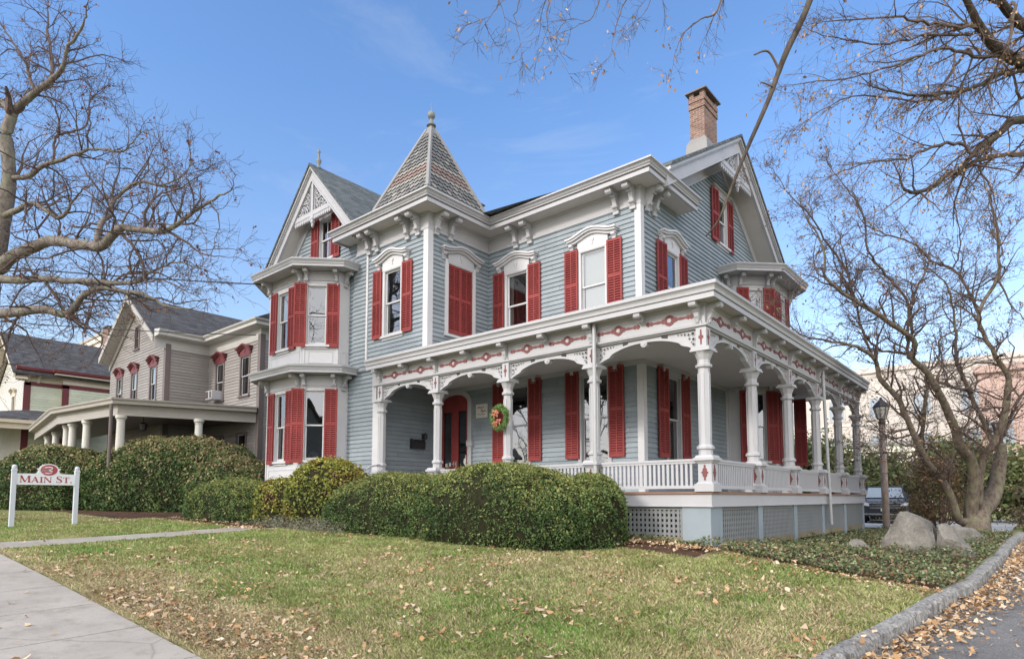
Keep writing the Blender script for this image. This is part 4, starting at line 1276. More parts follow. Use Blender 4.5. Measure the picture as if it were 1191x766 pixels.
# granite kerb stones
t = NT('granite'); p = t.pos(); n1 = t.noise(p, 2.2, 6); n2 = t.noise(p, 22, 6, .8); n3 = t.noise(t.pos((7, 7, .8)), 3, 6, .75)
c = t.ramp(n1, [(.3, (.24, .235, .23)), (.7, (.44, .425, .40))])
c = t.mix(.65, c, t.ramp(n2, [(.3, (.35, .35, .36)), (.7, (1.5, 1.48, 1.45))]), 'MULTIPLY')
c = t.mix(t.ramp(n3, [(.48, (0, 0, 0)), (.62, (.8, .8, .8))]), c, (.085, .082, .078))
t.bsdf(c, .9, n2, .9, .03, .2); M_GRANITE = t.m
m = MB(); rnd = random.Random(3); y0 = 2.9
while y0 < 27:
    Ls = rnd.uniform(1.3, 2.1); dx = rnd.uniform(-.012, .012); dz = rnd.uniform(-.012, .012); ns = int(Ls/.085); rings = []
    for i in range(ns+1):
        y = y0+(Ls-.018)*i/ns; x = float(curbx(y))+dx; zt = float(tz(x, y)[0])+.028+dz+rnd.uniform(-.006, .006)
        zb = zt-.42; w = CW+rnd.uniform(-.014, .014); e = .012 if i in (0, ns) else 0
        rings.append([(x-.02, y, zb), (x-.02, y, zt-.01-e), (x+.015, y, zt+.006-e), (x+w-.035, y, zt+.004-e+rnd.uniform(-.009, .004)), (x+w-e+rnd.uniform(-.022, .014), y, zt-.032-e+rnd.uniform(-.012, .01)), (x+w-e+.01+rnd.uniform(-.024, .02), y, zt-.09), (x+w+.02+rnd.uniform(-.014, .014), y, zb)])
    b = len(m.v); m.v += [p_ for r_ in rings for p_ in r_]
    for i in range(ns):
        for q in range(6): m.f.append((b+i*7+q, b+i*7+q+1, b+(i+1)*7+q+1, b+(i+1)*7+q)); m.m.append(0)
    m.f += [tuple(b+q for q in range(7)), tuple(b+ns*7+q for q in range(6, -1, -1))]; m.m += [0, 0]
    y0 += Ls
tag(m.build('curb', M_GRANITE, smooth=False), kind='structure')

# mulch beds, 8 mm to 3 cm above the lawn sheet
t = NT('mulch'); p = t.pos(); n1 = t.noise(p, 3, 6); n2 = t.noise(p, 40, 5, .8)
c = t.ramp(n1, [(.3, (.055, .035, .025)), (.7, (.13, .08, .055))])
c = t.mix(.6, c, t.ramp(n2, [(.3, (.35, .35, .35)), (.7, (1.8, 1.6, 1.5))]), 'MULTIPLY')
t.bsdf(c, .95, n2, 1, .04, .1); M_MULCH = t.m
def bed(name, x0, x1, y0, y1, up, nx, ny, wav=.12, kerb=False):
    X, Y = np.meshgrid(np.linspace(x0, x1, nx), np.linspace(y0, y1, ny))
    X = X.copy(); Y = Y.copy()
    if kerb: X = x0+(X-x0)/(x1-x0)*(curbx(Y)+.02-x0)
    e = (fbm(X*1.0, Y*0+3, .8)-.5)*wav*2
    Y[0] += e[0]; X[:, 0] += (fbm(Y[:, 0], Y[:, 0]*0+9, .8)-.5)*wav*2
    Z = tz(X, Y)+up+(fbm(X, Y, 5)-.5)*.03
    Z[0] -= .08; Z[-1] -= .08; Z[:, 0] -= .08; Z[:, -1] -= .08
    return grid_mesh(name, X, Y, Z, M_MULCH)
bed('planting_bed', -15.6, -4.6, 10.35, 11.9, .03, 60, 10)
bed('planting_bed', -4.95, -1.05, 11.25, 26.6, .035, 24, 70, kerb=True)
bed('planting_bed', -23.5, -15.9+.0, 8.4, 12.1, .03, 40, 18)
bed('planting_bed', -40, -23.4, 7.5, 13.5, .03, 50, 20)

# ------------------------------------------------------------------ grass, leaves, ivy
def inbed(x, y):
    return ((x > -15.5) & (x < -4.5) & (y > 10.45)) | ((x > -5.0) & (y > 11.3)) | ((x > -23.4) & (x < -17.1) & (y > 8.45)) | ((x < -23.3) & (y > 7.55)) | ((x > -17.1) & (x < -15.4) & (y > 9.9))
def dryness(x, y):
    d = (fbm(x, y, .45)-.45)*1.6
    d += 1.5*np.exp(-((x+8.2)/3.0)**2-((y-3.45)/.8)**2) + .9*np.exp(-((x+4.2)/1.8)**2-((y-3.0)/.8)**2)
    d += .45*np.exp(-((y-2.9)/.25)**2) + .5*np.exp(-((x-curbx(y)+.7)/.6)**2)
    d += (vnoise(x, y, 3.)-.5)*.5
    return np.clip(d, 0, 1)
N = 1500000
gx = RNG.uniform(-30, -.9, N); gy = RNG.uniform(2.89, 11.3, N)
dist = np.hypot(gx, gy)
ang = np.degrees(np.arctan2(-gx, gy))
keep = (gx < curbx(gy)-.0) & ~inbed(gx, gy) & ~((gx > -17.07) & (gx < -15.93)) & (ang > -6) & (ang < 84)
keep &= RNG.random(N) < np.clip((4.6/dist)**1.25, 0, 1)
dr = dryness(gx, gy)
keep &= RNG.random(N) < (1-.45*dr)*np.clip(1.35-1.1*np.clip(fbm(gx+3, gy+8, 3.1)-.52, 0, 1)*4, .25, 1)
gx, gy, dist, dr = gx[keep], gy[keep], dist[keep], dr[keep]
n = len(gx); z = tz(gx, gy)
hgt = (.026+.036*RNG.random(n))*(1-.35*dr)*(.45+1.15*fbm(gx+11, gy, 2.4)); edge = np.exp(-((gy-2.89)/.06)**2); hgt *= 1+.6*edge; wid = (.0028+.00055*dist)*(.7+.6*RNG.random(n)); th = RNG.random(n)*2*math.pi
lean = RNG.normal(size=(n, 2))*.5*hgt[:, None]; lean[:, 1] -= edge*hgt*.8; lean += np.stack([np.cos(fbm(gx, gy, 2)*9), np.sin(fbm(gx, gy, 2)*9)], 1)*hgt[:, None]*.35
b = np.stack([gx, gy, z], 1); s = np.stack([np.cos(th)*wid, np.sin(th)*wid, 0*th], 1)
mid = b+np.stack([lean[:, 0]*.4, lean[:, 1]*.4, hgt*.6], 1); tip = b+np.stack([lean[:, 0], lean[:, 1], hgt], 1)
q = np.stack([b-s, b+s, mid+s*.7, tip, mid-s*.7], 1).reshape(-1, 3)
gr = np.array((.185, .285, .07)); dg = np.array((.30, .325, .12)); dy = np.array((.52, .425, .26))
v = RNG.random((n, 1)); lush = np.clip((fbm(gx+40, gy, .7)-.35)*2.2, 0, 1)[:, None]
tint = gr*lush+dg*(1-lush)
isd = (RNG.random(n) < .12+.80*dr)[:, None]
tint = np.where(isd, dy*(.7+.5*v), tint*(.65+.75*v))
o = mesh_np('lawn_grass', q, None, 5, M_GRASS, None, np.repeat(tint, 5, 0)); tag(o, kind='stuff')

def leaf_quads(x, y, z, size, rng, flat=.45):
    """curled lobed dry leaves as 8 point polygons"""
    n = len(x)
    k = 8; rad = np.array([1., .66, .8, .58, .75, .62, .85, .70])
    a0 = rng.random(n)*2*math.pi
    nrm = rng.normal(size=(n, 3))*flat; nrm[:, 2] = 1; nrm /= np.linalg.norm(nrm, axis=1)[:, None]
    u = np.cross(nrm, np.stack([np.cos(a0), np.sin(a0), 0*a0], 1)); u /= np.linalg.norm(u, axis=1)[:, None]; w = np.cross(nrm, u)
    c = np.stack([x, y, z], 1); P = []
    curl = rng.uniform(-.3, 1.1, n)
    for i in range(k):
        t = 2*math.pi*i/k; r = rad[i]*(1+.3*rng.normal(size=n))*size
        p = c+u*(np.cos(t)*r)[:, None]+w*(np.sin(t)*r*.75)[:, None]+nrm*((np.cos(2*t)*.35+.2)*curl*size)[:, None]
        P.append(p)
    return np.stack(P, 1).reshape(-1, 3), k
rl = np.random.default_rng(5)
LX = []; LY = []
x = rl.uniform(-24, -1, 5200); y = rl.uniform(2.9, 11.2, 5200)
pk = fbm(x+7, y+3, .9); ok = rl.random(5200) < np.clip((pk-.40)*2.1, .08, 1); LX.append(x[ok]); LY.append(y[ok])
cx = rl.uniform(-14, -2, 190); cy = rl.uniform(3.0, 10.8, 190)
for a, b_ in zip(cx, cy):
    kk = rl.integers(3, 24); LX.append(a+rl.normal(size=kk)*.22); LY.append(b_+rl.normal(size=kk)*.13)
x = rl.uniform(-10.5, -5.2, 520); LX.append(x); LY.append(3.0+np.abs(rl.normal(size=520))*.55)
x = rl.uniform(-7.4, -1.2, 900); LX.append(x); LY.append(11.12+rl.normal(size=900)*.14)
x = rl.uniform(-7.5, -1.3, 420); LX.append(x); LY.append(11.3+np.abs(rl.normal(size=420))*1.2)
y = rl.uniform(11.5, 25.5, 700); LX.append(-4.45+np.abs(rl.normal(size=700))*.35); LY.append(y)
y = rl.uniform(11.5, 25, 500); LX.append(rl.uniform(-4, -1.1, 500)); LY.append(y)
x = rl.uniform(-22, -15.5, 420); LX.append(x); LY.append(8.45+rl.normal(size=420)*.2)
x = rl.uniform(-15.2, -6, 260); LX.append(x); LY.append(9.5+rl.normal(size=260)*.25)
x = rl.uniform(-14, -4, 36); LX.append(x); LY.append(rl.uniform(1.3, 2.85, 36))
# crumbled litter on the worn strip beside the sidewalk
xl = rl.normal(size=5200)*2.6-7.6; yl = 2.95+np.abs(rl.normal(size=5200))*.62; kk_ = (xl > -13) & (xl < -3.2); LX.append(xl[kk_]); LY.append(yl[kk_]); NLIT = int(kk_.sum()); LIT0 = sum(len(q_) for q_ in LX)-NLIT
# along the kerb on the driveway
y = 5+20*rl.random(3600)**1.1; LX.append(curbx(y)+CW+.05+np.abs(rl.normal(size=3600))*(.22+.018*y)*.7); LY.append(y)
y = rl.uniform(5, 26, 240); LX.append(curbx(y)+rl.uniform(.3, 3.2, 240)); LY.append(y)
lx = np.concatenate(LX); ly = np.concatenate(LY); n = len(lx)
onwalk = (ly < 2.87) | ((lx > -17.05) & (lx < -15.95))
bedz = inbed(lx, ly)
pile = np.where((lx > curbx(ly)) , .05*rl.random(n), 0)
lz = gz(lx, ly)+np.where(lx > curbx(ly), .022+pile, np.where(onwalk, .04, np.where(bedz, .075, .028)))+rl.random(n)*.012
on = (lx > curbx(ly)-.05) & (lx < curbx(ly)+CW+.05); lz = np.where(on, tz(lx, ly)+.05, lz)
sz = np.clip(.036*np.exp(rl.normal(size=n)*.40), .013, .062)
sz[LIT0:LIT0+NLIT] *= .42
P, k = leaf_quads(lx, ly, lz, sz, rl)
base = np.array([(.62, .44, .27), (.70, .53, .36), (.50, .30, .15), (.58, .36, .19), (.36, .20, .10), (.74, .61, .46)])
tint = base[rl.choice(6, n, p=[.27, .22, .16, .17, .07, .11])]*(.62+.42*rl.random((n, 1)))
tint[LIT0:LIT0+NLIT] = np.array((.36, .26, .165))*(.55+.9*rl.random((NLIT, 1)))
o = mesh_np('fallen_leaves', P, None, k, M_DEAD, None, np.repeat(tint, k, 0)); tag(o, kind='stuff')

# ivy ground cover
def leafy(n, pos_fn, size, cols, name, parent=None, kind=None, up=.6, mat=M_YEW, seed=1, aspect=.75):
    r = np.random.default_rng(seed)
    c, nd = pos_fn(r, n)
    n = len(c)
    d = nd+r.normal(size=(n, 3))*up; d /= np.linalg.norm(d, axis=1)[:, None]
    u = np.cross(d, r.normal(size=(n, 3))); u /= np.linalg.norm(u, axis=1)[:, None]; w = np.cross(d, u)
    s = (size*(.6+.8*r.random(n)))[:, None]
    q = np.stack([c-u*s, c-w*s*aspect, c+u*s, c+w*s*aspect], 1).reshape(-1, 3)
    cols = np.array(cols); t = cols[r.integers(0, len(cols), n)]*(.65+.7*r.random((n, 1)))
    o = mesh_np(name, q, None, 4, mat, parent, np.repeat(t, 4, 0))
    if kind: tag(o, kind=kind)
    return o
def ivy_pos(r, n):
    x = r.uniform(-7.3, -.8, n); y = 11.15+14.5*r.random(n)**1.5
    ok = (x > -4.35-.25*r.random(n)) | (y < 11.95)
    ok &= (x < curbx(y)+.04)
    ok &= ~((x < -5.4) & (y > 11.5)) & (y > 11.13+.22*vnoise(x, x*0, 2.2))
    ok &= r.random(n) < np.clip(fbm(x, y, .9)*2.2-.35, .12, 1)
    x, y = x[ok], y[ok]
    h = .03+.20*r.random(len(x))*np.clip(fbm(x, y, 1.3)*1.5-.1, .15, 1)
    return np.stack([x, y, tz(x, y)+.03+h], 1), np.tile((0, -.2, 1.), (len(x), 1))
leafy(62000, ivy_pos, .026, [(.065, .095, .040), (.10, .135, .055), (.15, .175, .08), (.23, .25, .14), (.08, .11, .055), (.20, .13, .07)], 'ivy_ground_cover', kind='stuff', seed=3)
def jun_pos(r, n):
    x = r.uniform(-18.4, -13.2, n); y = 8.9+.9*r.random(n)-(x+16)*.0
    ok = r.random(n) < np.clip(fbm(x, y, 1.1)*2.4-.5, .05, 1)
    x, y = x[ok], y[ok]
    return np.stack([x, y, tz(x, y)+.03+.30*r.random(len(x))*np.clip(1-((y-9.35)/.5)**2, .2, 1)], 1), np.tile((0, -.3, 1.), (len(x), 1))
leafy(15000, jun_pos, .022, [(.15, .17, .11), (.20, .21, .15), (.11, .13, .08), (.27, .27, .21), (.24, .16, .11)], 'spreading_ground_cover', kind='stuff', seed=4, aspect=.45)

# ------------------------------------------------------------------ clipped shrubs
def hedge(name, label, cat, lumps, n, cols, seed, leaf=.028, brown=None, group=None, tips=None, aspect=.5):
    """lumps: (cx,cy,rx,ry,z0,z1,rot,power); solid dark twig core wrapped in thousands of leaves"""
    r = np.random.default_rng(seed)
    L0 = lumps[0]
    root = empty(name, (L0[0], L0[1], L0[4]), label, cat, group)
    core = MB(); C_ = []; N_ = []
    vol = sum(l[2]*(l[5]-l[4])+l[3]*(l[5]-l[4])+l[2]*l[3] for l in lumps)
    def prof(v):   # relative radius over relative height
        return np.where(v < .15, .88+.8*v, np.where(v < .38, 1.0, np.sqrt(np.clip(1-((v-.38)/.62)**2.2, 0, 1))))
    for (cx, cy, rx, ry, z0, z1, rot, pw) in lumps:
        na, nv = 40, 14
        c, s = math.cos(rot), math.sin(rot)
        def pt(a, v, k=1.0):
            ca, sa = np.cos(a), np.sin(a)
            e = 2/pw
            x = np.sign(ca)*np.abs(ca)**e; y = np.sign(sa)*np.abs(sa)**e
            bump = 1+.13*(fbm(a*2.2+cx, v*2.5+cy, 1.0)-.5)*2*k
            bump = 1+.10*(fbm(np.cos(a)*2.5+cx, np.sin(a)*2.5+v*2+cy, 1.0)-.5)*2 + .05*(fbm(np.cos(a)*7+cx, np.sin(a)*7+v*6, 1.2)-.5)*2
            p = prof(v)*bump
            X = rx*x*p; Y = ry*y*p; Z = z0+(z1-z0)*v*(1+.10*(fbm(cx+X*1.2, cy+Y*1.2, 1.)-.5))
            return np.stack([cx+c*X-s*Y, cy+s*X+c*Y, Z], -1)
        A, V = np.meshgrid(np.linspace(0, 2*np.pi, na, endpoint=False), np.linspace(0, 1, nv))
        P = pt(A, V); ctr = np.array([cx, cy, 0]); Q = P.copy()
        Q[..., 0] = cx+(P[..., 0]-cx)*.955; Q[..., 1] = cy+(P[..., 1]-cy)*.955; Q[..., 2] = z0+(P[..., 2]-z0)*.97
        b = len(core.v); core.v += [tuple(x) for x in Q.reshape(-1, 3)]
        for i in range(nv-1):
            for k in range(na):
                core.f.append((b+i*na+k, b+i*na+(k+1) % na, b+(i+1)*na+(k+1) % na, b+(i+1)*na+k)); core.m.append(0)
        share = int(n*(rx*(z1-z0)+ry*(z1-z0)+rx*ry)/vol)
        a = r.random(share)*2*np.pi; v = 1-r.random(share)**.75
        k_ = share//3                      # top cap gets its own share
        rr = np.sqrt(r.random(k_)); v[:k_] = np.clip(.38+.62*(1-rr**2.1)**.47, 0, 1)
        p0 = pt(a, v); p1 = pt(a+.02, v); p2 = pt(a, np.clip(v+.02, 0, 1)); p2b = pt(a, np.clip(v-.02, 0, 1))
        nn = np.cross(p1-p0, p2-p2b); ln = np.linalg.norm(nn, axis=1)[:, None]; nn = np.where(ln > 1e-9, nn/np.maximum(ln, 1e-9), np.array((0, 0, 1.)))
        depth = r.random(share)**1.6*.10-.025
        gap = fbm(p0[:, 0]*4.2+seed, p0[:, 1]*4.2+p0[:, 2]*4.9, 1.0)
        depth = depth+np.clip(gap-.56, 0, 1)*.55
        depth = np.where(r.random(share) < .035, -r.random(share)*.11, depth)
        C_.append(p0-nn*depth[:, None]); N_.append(nn)
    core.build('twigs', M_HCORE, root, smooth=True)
    C2 = np.concatenate(C_); N2 = np.concatenate(N_); m_ = len(C2)
    d = N2*.6+r.normal(size=(m_, 3))*.75; d[:, 2] += .25; d /= np.linalg.norm(d, axis=1)[:, None]
    u = np.cross(d, r.normal(size=(m_, 3))); u /= np.linalg.norm(u, axis=1)[:, None]; w = np.cross(d, u)
    s = (leaf*np.clip(np.exp(r.normal(size=m_)*.35), .45, 2.0)*.92)[:, None]
    q = np.stack([C2-u*s, C2-w*s*aspect, C2+u*s, C2+w*s*aspect], 1).reshape(-1, 3)
    cols_ = np.array(cols)
    patch = np.clip((fbm(C2[:, 0]*1.6+seed, C2[:, 1]*1.6+C2[:, 2]*2.1, 1.0)-.3)*2.2, 0, .999)
    ci = np.clip((patch*len(cols_)+r.normal(size=m_)*.7).astype(int), 0, len(cols_)-1)
    tt = cols_[ci]*(.6+.8*r.random((m_, 1)))
    if tips is not None:
        top = np.clip(N2[:, 2], 0, 1)*tips[1]  # upward leaves recoloured: browning on tall hedges, painted lime highlight on the long hedge
        mk = r.random(m_) < top
        tt[mk] = np.array(tips[0])*(.7+.6*r.random((mk.sum(), 1)))
    mesh_np('foliage', q, None, 4, M_YEW, root, np.repeat(tt, 4, 0))
    return root
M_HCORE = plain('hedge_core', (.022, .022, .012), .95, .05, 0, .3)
YEW = [(.055, .095, .034), (.075, .125, .042), (.10, .155, .05), (.135, .185, .068)]
hedge('hedge', 'long clipped dark green yew hedge in front of the white porch', 'hedge',
      [(-9.0, 10.15, 2.5, 1.0, .5, 2.22, .02, 2.7), (-12.4, 10.2, 2.6, .95, .55, 2.12, 0, 2.6), (-6.95, 10.55, .75, .8, .45, 2.0, 0, 2.2)], 150000, YEW, 21, .023, tips=((.235, .24, .075), .72))
hedge('shrub', 'low rounded green shrub between the tall hedge and the yellow shrub', 'shrub',
      [(-19.7, 9.7, 2.35, 1.1, .70, 2.12, .1, 2.6)], 52000, YEW, 22, .026, tips=((.24, .25, .08), .7))
hedge('shrub', 'yellow green leafy shrub with bronze leaves before the bay window', 'shrub',
      [(-15.35, 10.2, 1.25, .8, .85, 2.62, .5, 2.3), (-17.2, 9.9, 1.1, .75, .75, 2.1, .3, 2.2)], 30000, [(.13, .155, .04), (.20, .215, .05), (.26, .26, .06), (.18, .12, .05)], 23, .036, tips=((.33, .30, .07), .5), aspect=.55)
hedge('hedge', 'tall mounded green hedge with browned top before the gray house', 'hedge',
      [(-28.6, 11.2, 4.3, 1.7, .7, 4.15, .45, 2.4), (-25.4, 12.2, 2.2, 1.5, .7, 3.2, .3, 2.2)], 80000, YEW, 24, .048, tips=((.34, .26, .14), .60))
hedge('hedge', 'tall hedge behind the street sign, brown leaves along its sloping top', 'hedge',
      [(-34.2, 8.2, 3.0, 1.6, .7, 3.9, .5, 2.4), (-38.5, 7.0, 3.0, 1.6, .7, 3.2, .5, 2.3)], 56000, YEW, 25, .048, tips=((.34, .26, .14), .5))

def loose_bush(name, label, cat, x, y, rx, ry, h, n, cols, seed, leaf=.06, clumps=46, stems=14, stemcol=None, aspect=.55):
    """unclipped bush: stems fanning from the ground, leaves gathered in ragged clumps with gaps between"""
    r = np.random.default_rng(seed); zb = g1(x, y)
    root = empty(name, (x, y, zb), label, cat)
    m = MB(); C_ = []
    for k in range(clumps):
        a = r.random()*2*np.pi; q = np.sqrt(r.random()); v = .12+.88*r.random()**.8
        w = (1-.55*max(0, v-.45)/.55)
        c = np.array((x+rx*q*w*np.cos(a), y+ry*q*w*np.sin(a), zb+h*v*(1-.12*q)))
        C_.append(c)
        if k < stems*2:
            b0 = np.array((x+rx*.15*np.cos(a), y+ry*.15*np.sin(a), zb-.05)); mid = (b0*.5+c*.5)+r.normal(size=3)*.12
            m.tube([b0, mid, c, c+(c-mid)*.35+r.normal(size=3)*.1], [.028, .018, .010, .004], 4)
            for _ in range(5):
                t_ = c+r.normal(size=3)*.1; m.tube([t_, t_+r.normal(size=3)*.22+np.array((0, 0, .12))], [.006, .003], 3, cap=False)
    m.build('stems', stemcol or M_TWIG, root)
    C_ = np.array(C_); ci = r.integers(0, clumps, n)
    s0 = np.array((rx*.24, ry*.24, h*.11))
    p = C_[ci]+r.normal(size=(n, 3))*s0*(.5+.8*r.random((clumps, 1))[ci]); p = p[p[:, 2] > zb+.03]; ci = ci[:len(p)]
    d = r.normal(size=(len(p), 3)); d[:, 2] += .4; d /= np.linalg.norm(d, axis=1)[:, None]
    u = np.cross(d, r.normal(size=(len(p), 3))); u /= np.linalg.norm(u, axis=1)[:, None]; w = np.cross(d, u)
    s = (leaf*np.clip(np.exp(r.normal(size=len(p))*.4), .4, 2.2))[:, None]
    q = np.stack([p-u*s, p-w*s*aspect, p+u*s, p+w*s*aspect], 1).reshape(-1, 3)
    cols = np.array(cols); base = cols[r.integers(0, len(cols), clumps)][ci]*.6+cols[r.integers(0, len(cols), len(p))]*.4
    mesh_np('foliage', q, None, 4, M_YEW, root, np.repeat(base*(.6+.8*r.random((len(p), 1))), 4, 0))
    return root
# ------------------------------------------------------------------ trees: traced main limbs, grown branches and twigs
OAK=[
 [(-26,4.37,0.49,0.36),(-25.41,4.11,8.07,0.3),(-25.08,4.22,9.65,0.26),(-24.85,4.29,10.86,0.23),(-24.71,4.32,11.79,0.2),(-24.73,4.18,12.99,0.18),(-24.56,4.26,13.65,0.15)],
 [(-24.56,4.26,13.65,0.14),(-24.4,4.36,13.92,0.12),(-23.44,4.63,14.18,0.1),(-22.72,4.83,14.34,0.085),(-22.07,4.96,14.54,0.065),(-21.71,4.96,14.93,0.05),(-21.16,5.13,15.35,0.035),(-20.78,5.16,15.67,0.02)],
 [(-22.72,4.83,14.34,0.06),(-23.01,4.88,15.22,0.05),(-23.57,4.82,16.43,0.035),(-23.85,4.88,17.41,0.02)],
 [(-23.47,4.6,14.2,0.055),(-24.09,4.5,15.18,0.045),(-24.61,4.39,15.86,0.04),(-25.17,4.24,16.5,0.03),(-25.86,4.1,17.28,0.02)],
 [(-24.56,4.26,13.65,0.1),(-25.34,4.19,14.33,0.09),(-26.34,3.91,15.23,0.07),(-27.51,3.41,16.75,0.04)],
 [(-25.17,4.08,12.83,0.07),(-26.7,3.73,13.96,0.05),(-27.89,3.24,15.26,0.03)],
 [(-24.66,4.37,11.69,0.085),(-23.74,4.64,11.56,0.075),(-23.02,4.84,11.74,0.065),(-22.21,5.12,11.73,0.055),(-21.62,5.23,11.73,0.05),(-20.45,5.58,11.62,0.038),(-19.5,5.89,11.32,0.025),(-18.95,6.06,11.62,0.012)],
 [(-22.65,5,11.87,0.04),(-22.7,5.02,12.59,0.04),(-22.4,5.39,12.83,0.035),(-22.3,5.7,13.13,0.03),(-22.39,5.8,14.03,0.022),(-22.35,6.05,14.48,0.012)],
 [(-22.67,5.05,12.59,0.03),(-22.35,5.04,12.7,0.025),(-22.08,4.83,13.18,0.02),(-22.08,4.54,13.36,0.012)],
 [(-24.57,4.31,10.44,0.1),(-23.76,4.47,10.44,0.08),(-22.99,4.6,10.43,0.07),(-22.25,4.74,10.07,0.065),(-21.43,4.95,9.63,0.06),(-20.88,5.11,10.01,0.03),(-20.38,5.25,10.28,0.02),(-19.92,5.43,9.73,0.012)],
 [(-24.83,4.26,8.74,0.2),(-24.04,4.39,8.95,0.18),(-22.93,4.66,9.03,0.16),(-21.86,4.91,9.04,0.15),(-20.58,5.24,8.69,0.14),(-19.54,5.48,8.43,0.13),(-18.92,5.6,8.66,0.12),(-18.51,5.68,8.74,0.1),(-17.6,5.94,8.49,0.08),(-16.78,6.13,8.32,0.065),(-16.05,6.33,8.52,0.05),(-15.39,6.6,8.82,0.035),(-14.8,6.82,8.98,0.015)],
 [(-19.74,5.43,8.59,0.09),(-19.82,5.56,9.24,0.07),(-19.84,5.78,9.54,0.06),(-19.91,5.82,9.92,0.055),(-19.64,6.12,10.42,0.045),(-19.31,6.38,10.57,0.04),(-18.9,6.74,10.47,0.03),(-18.34,7.18,10.84,0.02),(-18.22,7.23,11.34,0.01)],
 [(-17.63,5.92,8.49,0.04),(-17.47,5.87,8.97,0.035),(-17.08,6.03,9.31,0.028),(-16.66,6.25,9.41,0.02),(-16.02,6.63,9.73,0.01)],
 [(-18.62,5.72,8.62,0.05),(-18.13,5.93,8.07,0.04),(-17.92,6.01,7.72,0.035),(-17.78,6.06,7.19,0.025),(-17.21,6.27,7.16,0.02),(-16.45,6.56,6.76,0.01)],
 [(-16.78,6.13,8.32,0.04),(-16.19,6.41,7.94,0.03),(-15.82,6.62,7.61,0.02),(-15.24,6.87,7.46,0.01)],
 [(-25.11,4.18,8.5,0.15),(-23.94,4.55,8.23,0.12),(-22.78,4.88,8.1,0.1),(-21.41,5.28,7.83,0.085),(-20.25,5.62,7.64,0.075),(-19.37,5.86,7.46,0.065),(-18.5,6.09,7.36,0.05),(-17.97,6.25,7.56,0.03),(-17.17,6.52,7.69,0.02),(-16.4,6.8,7.42,0.01)],
 [(-25.17,4.25,7.3,0.16),(-23.98,4.6,7.24,0.14),(-22.64,4.97,7.15,0.12),(-21.64,5.31,6.9,0.1),(-20.76,5.49,7.33,0.085),(-19.85,5.73,7.4,0.075),(-18.97,5.97,7.15,0.06),(-18.28,6.17,7.01,0.045),(-17.56,6.43,6.6,0.03),(-16.73,6.76,6.4,0.015)],
 [(-21.64,5.31,6.9,0.06),(-20.85,5.63,6.44,0.04),(-20.32,5.86,6.05,0.025),(-20.36,5.74,5.61,0.012)],
 [(-23.99,4.61,7.2,0.05),(-23.98,4.42,6.47,0.035),(-23.91,4.32,5.53,0.02)],
 [(-22.71,4.94,8.1,0.05),(-22.17,5.05,7.61,0.04),(-21.29,5.39,6.46,0.02),(-21.21,5.25,5.91,0.01)],
]
